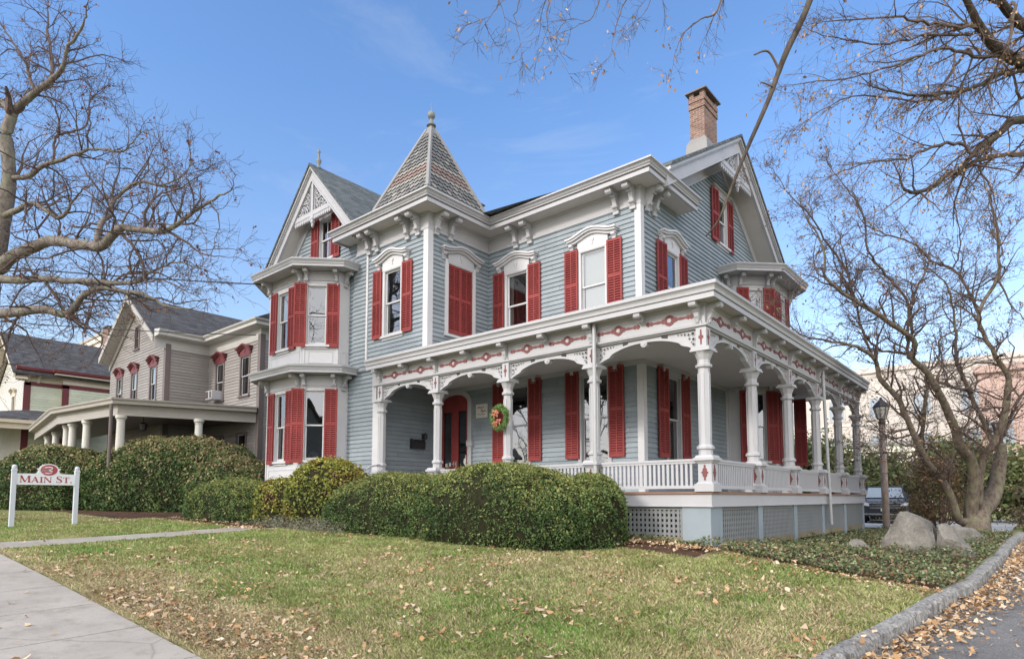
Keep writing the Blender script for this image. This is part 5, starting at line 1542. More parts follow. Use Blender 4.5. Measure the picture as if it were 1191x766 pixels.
MAG=[
 [(-1.88,26.1,0.61,0.45),(-1.64,26.26,1.03,0.4),(-1.38,26.7,1.45,0.36),(-1.23,27.05,1.93,0.33),(-1.16,27.32,2.37,0.31),(-1.09,27.47,2.83,0.27),(-1.05,27.59,3.23,0.24),(-1.07,27.63,3.38,0.16)],
 [(-1.89,25.82,0.66,0.3),(-1.81,25.68,1.45,0.27),(-1.69,25.45,2.14,0.25),(-1.75,25.08,2.75,0.23),(-1.97,24.45,3.22,0.2),(-2.03,24.09,3.69,0.18),(-2.17,23.52,4.27,0.16),(-2.3,22.96,4.74,0.14),(-2.51,22.46,5.3,0.125),(-2.82,21.9,5.72,0.11),(-2.71,21.68,6.16,0.1),(-3.34,20.56,6.76,0.09),(-3.85,19.7,7.14,0.075),(-4.33,18.71,7.61,0.055),(-4.3,18.4,8.36,0.04),(-4.59,17.67,9.26,0.02)],
 [(-1.67,26.1,1.08,0.24),(-1.64,25.65,1.87,0.22),(-1.57,25.53,2.32,0.2),(-1.44,25.46,2.8,0.18),(-1.03,25.48,3.49,0.165),(-0.83,25.44,4.17,0.15),(-0.73,25.34,4.74,0.14),(-0.67,25.33,5.37,0.12),(-0.88,24.98,5.84,0.1),(-0.96,24.75,6.04,0.09),(-1.28,24.11,7.17,0.08),(-0.75,24.17,8.36,0.07),(-0.67,23.86,9.52,0.055),(-0.77,23.43,10.34,0.04),(-0.9,22.99,11.05,0.02)],
 [(-1.27,24.1,7.25,0.06),(-1.51,24.08,8.08,0.055),(-1.88,23.95,8.83,0.05),(-2.36,23.79,9.08,0.045),(-2.82,23.59,9.76,0.04),(-3.44,23.29,10.11,0.035),(-4.07,22.98,10.55,0.028),(-4.22,23.04,11.27,0.02),(-4.64,22.87,12.09,0.01)],
 [(-1.85,23.98,8.83,0.035),(-1.63,23.72,9.31,0.03),(-1.62,23.25,10.19,0.022),(-1.75,22.8,11.01,0.012)],
 [(-2.14,25.2,0.77,0.18),(-2.26,24.77,1.41,0.165),(-2.42,24.32,1.99,0.155),(-2.74,23.73,2.57,0.145),(-2.89,23.29,3.06,0.135),(-3.07,22.66,3.82,0.12),(-3.25,22.04,4.55,0.11),(-3.56,21.34,5.05,0.1),(-3.62,20.97,5.6,0.085),(-3.91,20.43,5.89,0.07),(-4.33,19.8,6.02,0.05),(-5.07,18.63,6.16,0.03),(-5.44,17.86,6.8,0.015)],
 [(-3.62,20.97,5.6,0.05),(-3.82,20.45,6.42,0.045),(-3.91,20.03,7.16,0.04),(-3.99,19.61,8.13,0.03),(-4.08,19.18,9.04,0.015)],
 [(-2.78,23.81,2.77,0.1),(-2.93,24.02,3.29,0.09),(-2.88,24.37,4.15,0.085),(-2.78,24.62,5.1,0.075),(-2.8,24.81,5.65,0.06),(-2.49,25.29,6.12,0.05),(-2.41,25.53,6.95,0.04),(-1.92,26.17,7.38,0.03),(-1.81,26.41,8.55,0.02),(-1.36,26.97,9.37,0.01)],
 [(-1.18,25.5,3.29,0.1),(-1.39,25.64,4.01,0.095),(-1.66,25.73,4.84,0.09),(-1.89,25.71,5.67,0.08),(-2.03,25.8,6.19,0.07),(-2.04,25.91,7.72,0.05),(-2.21,25.9,8.89,0.04),(-2.71,25.68,9.53,0.03),(-2.77,25.71,9.94,0.02)],
 [(-2.92,22.06,5.85,0.07),(-2.84,22.4,7.08,0.06),(-2.77,22.64,7.81,0.05),(-2.51,23.06,8.55,0.04),(-2.41,23.34,9.13,0.03),(-2.7,23.18,9.6,0.02),(-3.21,22.92,10.55,0.01)],
 [(-2.91,21.89,6.32,0.06),(-2.81,21.75,7.26,0.055),(-3.17,21.11,8,0.05),(-3.58,20.42,8.72,0.045),(-3.56,20.1,9.42,0.038),(-3.67,19.7,9.95,0.028),(-3.87,19.23,10.31,0.02),(-4.17,18.65,10.89,0.01)],
 [(-3.85,19.71,6.98,0.05),(-3.96,19.39,7.95,0.045),(-4.28,18.79,8.63,0.04),(-4.59,18.19,9.37,0.03),(-4.91,17.61,9.8,0.02),(-5.15,17.09,10.36,0.01)],
 [(-3.04,21.96,5.89,0.05),(-3.56,21.25,5.97,0.045),(-3.86,20.68,6.48,0.04),(-3.95,20.25,7.3,0.025),(-4.19,19.76,7.54,0.012)],
 [(-1.92,24.45,3.62,0.05),(-1.67,24.95,3.37,0.045),(-1.45,25.29,3.2,0.03),(-1.29,25.57,3.03,0.015)],
 [(-2.72,23.81,3.22,0.045),(-2.39,24.39,2.79,0.04),(-1.98,24.86,2.93,0.03)],
 [(-2.94,23.38,3.03,0.04),(-3.19,22.93,2.75,0.035),(-3.55,22.35,2.91,0.03),(-4.04,21.67,2.89,0.02),(-4.37,21.1,3.14,0.01)],
 [(-2.89,23.28,3.11,0.035),(-3.29,22.68,3.18,0.03),(-3.73,22,3.55,0.025),(-4.09,21.38,4.04,0.012)],
 [(-0.94,25.55,3.46,0.08),(-0.71,25.95,4.12,0.075),(-0.51,26.32,4.65,0.07),(-0.25,26.76,5.15,0.06),(0.61,27.6,6.65,0.045),(1.37,28.32,8.44,0.03),(1.92,28.87,10.27,0.015)],
 [(-0.92,25.22,4.38,0.05),(-1.32,24.63,4.27,0.045),(-1.48,24.25,4.06,0.03),(-1.73,23.94,3.7,0.02)],
 [(-0.71,25.36,4.74,0.05),(-0.92,25.45,4.68,0.04),(-1.26,25.4,4.9,0.035),(-1.52,25.44,5,0.03),(-1.89,25.38,5.06,0.02)],
 [(-2.29,22.94,5.04,0.06),(-1.79,23.64,4.86,0.05),(-1.43,24.18,5.11,0.04),(-1.03,24.76,5.42,0.025)],
 [(-0.75,24.17,8.36,0.045),(-0.53,24.17,7.55,0.035),(-0.24,24.22,7,0.02)],
 [(-0.6,23.94,9.28,0.03),(-0.23,23.95,9.77,0.02),(0.17,23.98,10.16,0.01)],
]
OVER=[
 [(2.58,20.04,0.37,0.38),(2.73,19.72,4.81,0.33),(2.59,18.95,7.45,0.3),(2.22,18.07,9.08,0.27),(1.99,17.47,10.53,0.23),(1.68,16.28,13.18,0.16),(1.12,14.67,15.35,0.1)],
 [(2.09,17.78,9.55,0.2),(1.12,16.17,9.59,0.13),(0.13,14.3,9.4,0.1),(-0.1,13.71,9.32,0.09),(-0.32,13.13,9.36,0.08),(-0.45,12.74,9.51,0.065),(-0.57,12.35,9.75,0.05),(-0.72,11.94,10.02,0.03)],
 [(2.05,17.7,10.07,0.14),(0.89,15.92,10.17,0.1),(0.17,14.51,10.22,0.09),(-0.1,13.87,10.33,0.075),(-0.2,13.51,10.46,0.05)],
 [(2.47,18.64,8.12,0.16),(1.23,16.87,8.73,0.1),(0.08,14.86,8.61,0.075),(-0.3,14.19,8.17,0.06),(-0.67,13.54,7.62,0.045),(-0.89,13.13,7.21,0.04),(-1.4,12.23,6.66,0.03),(-1.55,11.96,6.71,0.02)],
 [(0.27,15.33,8.15,0.05),(0.05,14.9,7.98,0.055),(-0.12,14.63,7.89,0.045),(-0.56,13.88,7.65,0.035),(-0.87,13.14,7.23,0.03)],
 [(2.21,18.08,8.91,0.1),(0.85,15.68,9.54,0.06),(0.04,14.24,9.26,0.04),(-0.48,13.32,8.74,0.033),(-0.85,12.64,8.4,0.028),(-1.37,11.71,8.11,0.02),(-1.75,11,8.04,0.012)],
 [(-0.22,13.49,9.25,0.035),(-0.59,12.8,9.07,0.03),(-0.87,12.18,8.95,0.025),(-1.07,11.77,8.75,0.022),(-1.51,11.05,8.3,0.018),(-1.91,10.35,7.93,0.012),(-2.49,9.5,7.63,0.005)],
 [(-0.41,12.78,9.49,0.035),(-0.74,12.26,9.31,0.03),(-1.11,11.56,9.18,0.022),(-1.49,10.86,9,0.016),(-2.17,9.8,8.63,0.006)],
 [(-0.58,12.78,9.39,0.025),(-1.08,11.98,9.17,0.02),(-1.61,11.05,8.73,0.014),(-2.08,10.27,8.61,0.009),(-2.37,9.77,8.59,0.004)],
 [(-0.8,12.7,8.35,0.022),(-1.28,11.92,8.06,0.016),(-2.01,10.8,7.9,0.01),(-2.56,10,7.3,0.004)],
 [(-0.86,13.35,7.83,0.03),(-1.23,12.67,7.56,0.024),(-1.54,12.05,7.22,0.018),(-1.98,11.31,6.99,0.012),(-2.32,10.66,6.64,0.006)],
 [(0.02,13.97,10.41,0.03),(-0.03,13.74,9.69,0.025),(-0.13,13.55,9.41,0.02)],
 [(0.1,14.84,9.05,0.03),(0,14.62,9.04,0.025),(-0.04,14.42,9.3,0.02),(-0.23,14.11,9.55,0.012)],
 [(-0.58,13.9,7.42,0.02),(-0.46,13.89,7.1,0.016),(-0.43,13.86,6.43,0.01)],
 [(-0.64,13,9.28,0.025),(-0.84,12.62,8.74,0.018),(-1.15,12.17,8.07,0.012),(-1.36,11.77,7.56,0.006)],
 [(1.68,16.28,13.18,0.13),(-0.13,13.12,13.69,0.1),(-1.69,10.42,11.69,0.08),(-2.12,9.61,9.64,0.055),(-2.21,9.24,8.64,0.045),(-2.47,8.96,7.83,0.04),(-2.58,8.9,7.52,0.038),(-2.68,8.73,7.06,0.033),(-2.91,8.48,6.32,0.026),(-3.07,8.28,5.73,0.02),(-3.18,8.1,5.27,0.014),(-3.32,8,5.05,0.008)],
 [(-2.57,8.91,7.56,0.02),(-2.66,8.74,7.79,0.016),(-2.8,8.57,7.71,0.011)],
 [(-2.63,8.76,7.27,0.014),(-2.73,8.66,7.32,0.01),(-2.75,8.65,7.3,0.007)],
 [(-0.13,13.12,13.69,0.09),(-1.73,10.81,12.66,0.075),(-3.18,8.94,11.22,0.06),(-4.14,7.71,10.18,0.045),(-4.9,6.62,9.32,0.03),(-5.47,5.81,8.71,0.02)],
 [(-3.08,9.03,11.22,0.03),(-3.15,8.75,9.39,0.02),(-3.3,8.58,8.65,0.014),(-3.46,8.33,8.44,0.01),(-3.66,8.18,8.22,0.007),(-3.73,8.03,7.87,0.004)],
 [(-4.14,7.71,10.18,0.025),(-4.14,7.56,9.01,0.014),(-4.25,7.41,8.38,0.008),(-4.31,7.27,7.9,0.004)],
 [(-4.43,7.23,9.81,0.02),(-4.41,7.22,8.8,0.012),(-4.5,7.08,8.26,0.007),(-4.62,6.86,8.04,0.004)],
 [(-4.9,6.62,9.32,0.02),(-4.88,6.58,8.64,0.012),(-4.88,6.5,8.09,0.007),(-4.85,6.57,7.73,0.003)],
 [(-5.16,6.18,8.97,0.015),(-5.14,6.25,8.44,0.01),(-5.15,6.16,7.95,0.005),(-5.12,6.2,7.73,0.003)],
 [(-5.38,5.89,8.77,0.012),(-5.31,5.99,8.24,0.008),(-5.33,5.87,7.96,0.004),(-5.39,5.83,7.86,0.003)],
 [(-3.78,8.11,10.47,0.02),(-3.9,7.89,9.09,0.012),(-3.98,7.75,8.58,0.006),(-4.08,7.68,8.39,0.003)],
]
def smooth_line(pts, sub, jit, rnd):
    P = [np.array(p[:3]) for p in pts]; Rr = [p[3] for p in pts]
    out = []; ro = []
    for i in range(len(P)-1):
        p0 = P[max(i-1, 0)]; p1 = P[i]; p2 = P[i+1]; p3 = P[min(i+2, len(P)-1)]
        L = np.linalg.norm(p2-p1)
        for k in range(sub):
            t = k/sub
            q = .5*((2*p1)+(-p0+p2)*t+(2*p0-5*p1+4*p2-p3)*t*t+(-p0+3*p1-3*p2+p3)*t**3)
            if k: q = q+rnd.normal(size=3)*min(jit*L, .5*(Rr[i]*(1-t)+Rr[i+1]*t)+.006)*(.35 if Rr[i] > .06 else 1)
            out.append(q); ro.append(Rr[i]*(1-t)+Rr[i+1]*t)
    out.append(P[-1]); ro.append(Rr[-1])
    return out, ro

def tree(name, label, cat, limbs, seed, base, mats, dens=1.0, l1=(.7, 1.9), droop=0., leaf=None, bias=(0, 0, .25), rmax=.13, levels=3, twig=.0055, crook=.28, fwd=.65, sparse=None):
    rnd = np.random.default_rng(seed)
    root = empty(name, base, label, cat)
    trunk = MB(); crown = MB(); tips = []
    bias = np.array(bias)
    def grow(p, d, L, r, lev):
        n = 5 if lev == 1 else (4 if lev == 2 else 3)
        pts = [p]; q = p.copy(); d = d/np.linalg.norm(d); ds = []
        for i in range(n):
            d = d+rnd.normal(size=3)*crook+bias*.16; d[2] -= droop*.12*lev; d /= np.linalg.norm(d)
            q = q+d*L/n; pts.append(q.copy()); ds.append(d.copy())
        rr = [max(twig*.6, r*(1-.75*i/n)) for i in range(n+1)]
        crown.tube(pts, rr, 4 if lev == 1 else 3, cap=False)
        tips.append(pts[-1])
        if lev < levels:
            nc = int((4 if lev == 1 else 3)*dens+rnd.random()*2)
            for _ in range(nc):
                k = rnd.integers(1, n+1); t = rnd.random()
                s_ = pts[k-1]*(1-t)+pts[k]*t
                nd = ds[k-1]*.8+rnd.normal(size=3)*.65
                grow(s_, nd, L*rnd.uniform(.35, .65), max(twig, rr[k]*.6), lev+1)
    seen = []
    for li, l in enumerate(limbs):
        p0 = np.array(l[0][:3])
        if seen and li:
            S_all = np.array(seen); dd = np.linalg.norm(S_all-p0, axis=1); j_ = dd.argmin()
            if .04 < dd[j_] < 3.5: l = [tuple(S_all[j_])+(l[0][3],)]+list(l)
        pts, rr = smooth_line(l, 5, 0 if (sparse or {}).get(li, 1.) == 0 else .022, rnd)
        seen += [tuple(q_) for q_ in pts]
        r0 = l[0][3]
        (trunk if r0 >= .07 else crown).tube(pts, rr, 10 if r0 > .15 else (8 if r0 > .05 else 5))
        for i in range(1, len(pts)):
            if rr[i] > rmax or rr[i] <= 0: continue
            seg = np.linalg.norm(pts[i]-pts[i-1])
            sp = (sparse or {}).get(li, 1.)
            if rnd.random() < seg*2.6*dens*sp*(.6 if rr[i] > .07 else 1):
                t_ = (pts[i]-pts[i-1])/max(seg, 1e-6)
                d = t_*fwd+rnd.normal(size=3)*.6+bias
                grow(pts[i], d, rnd.uniform(*l1)*(.5+.5*min(1, rr[i]/.04)), min(rr[i]*.6, .034), 1)
        if (sparse or {}).get(li, 1.) > 0: grow(pts[-1], pts[-1]-pts[-3], l1[0], max(twig, rr[-1]), 1)
    trunk.build('trunk', mats[0], root, smooth=True)
    crown.build('crown', mats[1], root)
    if leaf:
        frac, size, cols, hang = leaf
        T = np.array(tips); T = T[rnd.random(len(T)) < frac]
        T = np.repeat(T, 2, 0)+rnd.normal(size=(len(T)*2, 3))*.05
        n = len(T); d = rnd.normal(size=(n, 3))*.5; d[:, 2] -= hang; d /= np.linalg.norm(d, axis=1)[:, None]
        s_ = np.cross(d, rnd.normal(size=(n, 3))); s_ /= np.linalg.norm(s_, axis=1)[:, None]
        L = (size*(.6+.8*rnd.random(n)))[:, None]
        q = np.stack([T, T+d*L*.5+s_*L*.28, T+d*L, T+d*L*.5-s_*L*.28], 1).reshape(-1, 3)
        c = np.array(cols)[rnd.integers(0, len(cols), n)]*(.7+.6*rnd.random((n, 1)))
        mesh_np('dry_leaves', q, None, 4, M_DEAD, root, np.repeat(c, 4, 0))
    return root
OAK[0][0] = (-26.1, 4.3, .55, .46); OAK[0].insert(1, (-25.95, 4.28, 1.2, .36))
tree('bare_tree', 'large bare tree with mossy spreading limbs behind the street sign', 'tree', OAK, 31, (-26, 4.37, .7), (M_BARK, M_TWIG), 1.3, (.9, 2.2),
     leaf=(.05, .10, [(.16, .06, .045), (.20, .09, .05)], .3), twig=.006, crook=.34, rmax=.17)
MAG = [[(x, y, z, r*.72) for x, y, z, r in l] for l in MAG]
MAG[0][0] = (-1.75, 25.6, .42, .42); MAG[0].insert(0, (-1.8, 25.65, .15, .52))
tree('bare_tree', 'bare multi trunked tree with a broken stub beside the boulders', 'tree', MAG, 32, (-1.8, 25.6, .3), (M_BARK2, M_TWIG), 1.4, (.8, 1.9), bias=(-.1, -.02, .30),
     leaf=(.10, .085, [(.30, .19, .11), (.22, .13, .08)], .2), twig=.0055, crook=.33, rmax=.14)
OVER.append([(2.75, 20.0, .1, .50), (2.66, 20.03, .45, .40), OVER[0][0]])
tree('street_tree', 'bare overhanging tree across the driveway, long limbs with tan leaves', 'tree', OVER, 33, (2.7, 20.0, .2), (M_BARK3, M_TWIG2), 1.4, (.55, 1.3), droop=.2, bias=(-.30, -.08, -.03), fwd=.95,
     leaf=(.16, .055, [(.42, .26, .14), (.30, .17, .10), (.50, .36, .24)], .9), rmax=.10, levels=3, twig=.0028, crook=.15, sparse={15: 0, 16: 0, 17: 0, 18: .12, 19: .35, 20: .3, 21: .3, 22: .3, 23: .3, 24: .3, 25: .3})

# unseen bare trees across the street, added for the front windows to reflect
AX, AY = -16.0, -24.0
ac_l = [[(AX, AY, -.2, .40), (AX+.1, AY, 3, .30), (AX-.1, AY+.1, 6, .24), (AX+.2, AY, 9, .15), (AX, AY, 12, .07), (AX+.3, AY, 14, .02)]]
for k in range(9):
    a_ = k*2.4; z_ = 3.2+k*.95; r_ = 4.6-.3*k
    ac_l.append([(AX, AY, z_, .11-.006*k), (AX+r_*.35*math.cos(a_), AY+r_*.35*math.sin(a_), z_+.9, .08), (AX+r_*.7*math.cos(a_+.15), AY+r_*.7*math.sin(a_+.15), z_+2.2, .05), (AX+r_*math.cos(a_+.1), AY+r_*math.sin(a_+.1), z_+3.6, .015)])
at0 = tree('roadside_tree', 'unseen bare tree added across the street for the front windows to mirror', 'tree', ac_l, 35, (AX, AY, -.2), (M_BARK, M_TWIG), .8, (.8, 1.9), twig=.012, levels=2)
for q_, (x_, y_) in enumerate(((-31, -20), (-4, -27), (-44, -26))):
    c_ = inst(at0, None, loc=(x_, y_, -.1), rot=1.3+q_*1.9)
    c_['label'] = at0['label']
for o_ in [o_ for o_ in COL.objects if o_.name.startswith('roadside_tree')]: o_['group'] = 'bare trees across the street'

# ------------------------------------------------------------------ boulders
import bmesh
def boulder(x, y, z, pts, rot, seed, label, k=.86):
    z -= .06; bm = bmesh.new()
    for p in pts: bm.verts.new(tuple(q*k for q in p))
    bmesh.ops.convex_hull(bm, input=bm.verts[:])
    bmesh.ops.triangulate(bm, faces=bm.faces[:])
    bmesh.ops.subdivide_edges(bm, edges=bm.edges[:], cuts=5, use_grid_fill=True)
    bmesh.ops.triangulate(bm, faces=bm.faces[:])
    bmesh.ops.smooth_vert(bm, verts=bm.verts[:], factor=.35, use_axis_x=True, use_axis_y=True, use_axis_z=True)
    bm.normal_update()
    for v in bm.verts:
        p = v.co; nz_ = (float(fbm(p.x*3+seed, p.y*3+p.z*2.3, 1.4))-.5)*.10*k+(float(vnoise(p.x*9+seed, p.y*9+p.z*8))-.5)*.035*k
        v.co = p+v.normal*nz_
    me = bpy.data.meshes.new('boulder'); bm.to_mesh(me); bm.free(); me.materials.append(M_ROCK)
    o = bpy.data.objects.new('boulder', me); COL.objects.link(o); o.location = (x, y, z); o.rotation_euler = (0, 0, rot)
    return tag(o, label, 'boulder')
t = NT('rock'); p = t.pos(); n1 = t.noise(p, 1.8, 7, .65); n2 = t.noise(p, 22, 6, .75)
c = t.ramp(n1, [(.3, (.11, .10, .09)), (.55, (.23, .215, .195)), (.75, (.33, .31, .285))]); c = t.mix(.6, c, t.ramp(n2, [(.3, (.5, .5, .5)), (.7, (1.35, 1.35, 1.3))]), 'MULTIPLY')
t.bsdf(c, .95, n2, .9, .04, .1); M_ROCK = t.m
CR = R(8)   # local x across the view, y away from it
boulder(-2.25, 16.6, .22, [(-.74, -.2, 0), (-.70, .4, 0), (-.62, -.35, .28), (-.30, -.30, .62), (-.22, .05, .98), (-.02, .25, .93), (.10, -.15, .86), (.34, .1, .74), (.42, .45, .5), (.30, -.38, .30), (.36, -.42, 0), (.5, .5, 0), (-.2, -.55, 0), (-.3, -.48, .25)], CR, 3, 'largest pale gray boulder in the ivy bed, with a peaked top', 1.08)
boulder(-1.62, 16.55, .2, [(-.22, -.2, 0), (-.14, .4, 0), (-.2, .0, .74), (-.02, .3, .80), (.08, -.05, .66), (.36, -.1, .32), (.58, .1, 0), (.5, .45, 0), (.40, -.32, 0), (.18, -.3, .42), (-.1, -.28, .5)], CR, 9, 'sloping gray slab of rock leaning on the right side of the largest boulder', 1.05)
boulder(-1.72, 20.9, .3, [(-.62, -.3, 0), (-.6, .4, 0), (-.5, -.2, .38), (-.25, .1, .60), (.2, .1, .56), (.5, -.1, .34), (.62, .2, 0), (.5, -.4, 0), (0, -.5, .18), (0, .5, .3)], CR, 12, 'dark gray rock behind the largest boulder, under the bare tree', .9)
boulder(-1.75, 19.4, .27, [(-.4, -.2, 0), (-.35, .3, 0), (-.25, -.1, .26), (.0, .1, .36), (.3, -.05, .22), (.42, .1, 0), (.3, -.3, 0), (0, .35, .2)], CR, 14, 'small mossy rock between the largest boulder and the bare tree')
boulder(-3.28, 16.0, .3, [(-.42, -.2, 0), (-.4, .3, 0), (-.28, -.1, .26), (-.02, .05, .44), (.16, .0, .36), (.34, -.05, .14), (.42, .1, 0), (.3, -.32, 0), (-.1, -.35, .1), (0, .35, .25)], CR, 15, 'small round brown boulder near the porch lattice')

# ------------------------------------------------------------------ street sign
SG = (-22.0, 4.37, R(90))
sign = empty('street_sign', (-22.0, 5.12, .68), 'gray wooden two post sign reading MAIN ST. with a red numeral 3 oval', 'sign')
M_SIGNP = paint('pale_gray_post', (.50, .53, .57), .6, .06, .2)
M_SIGNW = paint('sign_board_white', (.68, .69, .71), .5, .03, .08)
M_SIGNR = paint('sign_red', (.33, .055, .06), .5, .08, .05)
for xp in (0, 1.5):
    m = MB().at(SG[0], SG[1], 0, SG[2])
    m.box(xp-.055, xp+.055, -.055, .055, .35, 2.34); m.box(xp-.065, xp+.065, -.065, .065, 2.27, 2.30)
    m.lathe(xp, 0, [(.056, 2.34), (.066, 2.37), (.06, 2.41), (.035, 2.44), (0, 2.45)], 12)
    m.build('post', M_SIGNP, sign)
m = MB().at(SG[0], SG[1], 0, SG[2])
out = [(.055, 1.885), (1.445, 1.885), (1.445, 2.20), (1.12, 2.205), (1.06, 2.24), (1.045, 2.30), (1.09, 2.35), (1.03, 2.37), (1.0, 2.42), (.92, 2.475), (.80, 2.50), (.68, 2.475), (.60, 2.42), (.57, 2.37), (.51, 2.35), (.555, 2.30), (.54, 2.24), (.48, 2.205), (.055, 2.20)]
m.prism(out, 'y', -.025, .025)
board = m.build('board', M_SIGNW, sign)
m = MB().at(SG[0], SG[1], 0, SG[2])
m.prism([(.80+.205*math.cos(i*math.pi/16), 2.315+.155*math.sin(i*math.pi/16)) for i in range(32)], 'y', -.034, -.025, 0)
for zz in (-.09, -.045, .0, .045, .09):
    hw = .19*math.sqrt(max(0, 1-(zz/.15)**2)); m.box(.80-hw, .80+.01, -.036, -.033, 2.315+zz-.003, 2.315+zz+.003, 1)
three = [(.70, 2.385), (.79, 2.405), (.875, 2.385), (.885, 2.35), (.80, 2.318), (.755, 2.312), (.80, 2.306), (.885, 2.272), (.86, 2.238), (.79, 2.215), (.71, 2.232)]
for a, b in zip(three[:-1], three[1:]):
    m.prism([(a[0]-.004, a[1]-.013), (b[0]-.004, b[1]-.013), (b[0]+.004, b[1]+.013), (a[0]+.004, a[1]+.013)], 'y', -.040, -.034, 1)
m.build('numeral_oval', [M_SIGNR, M_SIGNW], board, loc=(0, 0, 0))
m = MB().at(SG[0], SG[1], 0, SG[2])
def stem(x0, z0, x1, z1, w): return [(x0-w/2, z0), (x0+w/2, z0), (x1+w/2, z1), (x1-w/2, z1)]
def serif(x, z, w, t=.06): return [(x-w/2, z), (x+w/2, z), (x+w/2, z+t), (x-w/2, z+t)]
GL_ = {'M': (1.12, [stem(.14, 0, .14, 1, .07), stem(.16, 1, .54, .05, .19), stem(.54, .05, .90, 1, .07), stem(.94, 0, .94, 1, .19), serif(.14, 0, .26), serif(.94, 0, .34), serif(.14, .94, .28), serif(.94, .94, .30)]),
       'A': (.98, [stem(.12, 0, .47, 1, .07), stem(.80, 0, .47, 1, .19), serif(.12, 0, .26), serif(.82, 0, .34), [(.25, .30), (.66, .30), (.66, .37), (.27, .37)]]),
       'I': (.50, [stem(.24, 0, .24, 1, .19), serif(.24, 0, .38), serif(.24, .94, .38)]),
       'N': (1.02, [stem(.14, 0, .14, 1, .07), stem(.16, 1, .84, 0, .20), stem(.86, 0, .86, 1, .07), serif(.14, 0, .26), serif(.14, .94, .26), serif(.86, .94, .26)]),
       'T': (.86, [stem(.42, 0, .42, 1, .19), serif(.42, 0, .38), [(.04, .93), (.80, .93), (.80, 1), (.04, 1)], [(.04, .74), (.09, .74), (.12, .95), (.04, .95)], [(.75, .74), (.80, .74), (.80, .95), (.72, .95)]]),
       '.': (.3, [[(.08, 0), (.24, 0), (.24, .16), (.08, .16)]]), ' ': (.42, [])}
S_ = [(.60, .80, .05), (.52, .93, .06), (.36, .97, .08), (.18, .90, .12), (.13, .74, .15), (.22, .60, .18), (.40, .50, .20), (.56, .38, .18), (.62, .24, .15), (.54, .09, .11), (.36, .03, .08), (.17, .06, .06), (.10, .20, .05)]
polys = []
for i in range(len(S_)-1):
    a, b = S_[i], S_[i+1]; d = np.array((b[0]-a[0], b[1]-a[1])); nrm = np.array((-d[1], d[0]))/np.hypot(*d)
    polys.append([(a[0]-nrm[0]*a[2]/2, a[1]-nrm[1]*a[2]/2), (b[0]-nrm[0]*b[2]/2, b[1]-nrm[1]*b[2]/2), (b[0]+nrm[0]*b[2]/2, b[1]+nrm[1]*b[2]/2), (a[0]+nrm[0]*a[2]/2, a[1]+nrm[1]*a[2]/2)])
polys += [[(.56, .72), (.62, .72), (.62, .98), (.56, .92)], [(.08, .02), (.14, .08), (.14, .28), (.08, .28)]]
GL_['S'] = (.74, polys)
text = [('M', 1.12), ('A', .95), ('I', .95), ('N', .95), (' ', 1), ('S', 1.12), ('T', .95), ('.', 1)]
tw = sum(GL_[c][0]*s for c, s in text); scl = 1.26/tw; x = .12; hh = .175
for c, s in text:
    w, pl_ = GL_[c]
    for q in pl_: m.prism([(x+a*s*scl, 1.952+b*s*hh*.97) for a, b in q], 'y', -.031, -.026)
    x += w*s*scl
m.build('lettering', M_SIGNR, board, loc=(0, 0, 0))

# ------------------------------------------------------------------ lamp post
lx_, ly_ = -4.66, 27.75; z0 = g1(lx_, ly_)
lp = empty('lamp_post', (lx_, ly_, z0), 'tall weathered post lamp with a tapered black lantern at the rear of the porch', 'street lamp')
M_POST = bark('weathered_post', (.29, .22, .195), (.50, .41, .36), None, 14)
m = MB(); m.lathe(lx_, ly_, [(.13, z0-.2), (.125, z0+2), (.11, 4.3), (.105, 4.35)], 12); m.build('pole', M_POST, lp, smooth=True)
m = MB(); m.lathe(lx_, ly_, [(.10, 4.33), (.13, 4.36), (.13, 4.46), (.10, 4.52), (.15, 4.58)], 8); m.lathe(lx_, ly_, [(.27, 5.02), (.31, 5.04), (.30, 5.07), (.18, 5.22), (.08, 5.30), (.05, 5.34), (.05, 5.40), (0, 5.43)], 8)
for k in range(8):
    a = k*math.pi/4; m.tube([(lx_+.15*math.cos(a), ly_+.15*math.sin(a), 4.56), (lx_+.28*math.cos(a), ly_+.28*math.sin(a), 5.04)], .014, 5)
m.build('lantern_frame', M_IRON, lp)
m = MB(); m.lathe(lx_, ly_, [(.14, 4.58), (.265, 5.03)], 8); m.build('lantern_glass', paint('frosted_lamp_glass', (.62, .60, .54), .35, .04, .05), lp)

# ------------------------------------------------------------------ parked car
cx_, cy_ = -5.75, 34.2; cz = g1(cx_, cy_)+.03
car = empty('parked_car', (cx_, cy_, cz), 'dark SUV with chrome grille parked nose out behind the porch', 'car')
M_CAR = plain('dark_blue_car_paint', (.06, .065, .08), .2, .8, .4, .02); M_CHROME = plain('chrome', (.75, .76, .78), .18, .6, .9, .02); M_TYRE = plain('tyre_rubber', (.02, .02, .02), .9)
M_CGLASS = plain('car_glass', (.30, .34, .37), .08, .9); M_HEAD = plain('headlight_glass', (.72, .74, .76), .12, .7); M_PLATE = plain('plate', (.70, .68, .50), .5)
crot = R(9)
def cm(): return MB().at(cx_, cy_, cz, crot)
m = cm()
secs = [(-2.28, .78, .42, .92), (-2.18, .90, .36, 1.02), (-1.6, .95, .34, 1.10), (-1.05, .96, .34, 1.14), (0, .965, .34, 1.14), (1.6, .96, .34, 1.16), (2.2, .93, .38, 1.14), (2.32, .86, .46, 1.05)]
vs = []; fs = []
for (y, hw, zb, zt) in secs:
    for (fx, fz) in ((-.92, 0), (-1, .25), (-1, .7), (-.9, 1), (.9, 1), (1, .7), (1, .25), (.92, 0)): vs.append((fx*hw, y, zb+(zt-zb)*fz))
for i in range(len(secs)-1):
    for k in range(8): fs.append((i*8+k, i*8+(k+1) % 8, (i+1)*8+(k+1) % 8, (i+1)*8+k))
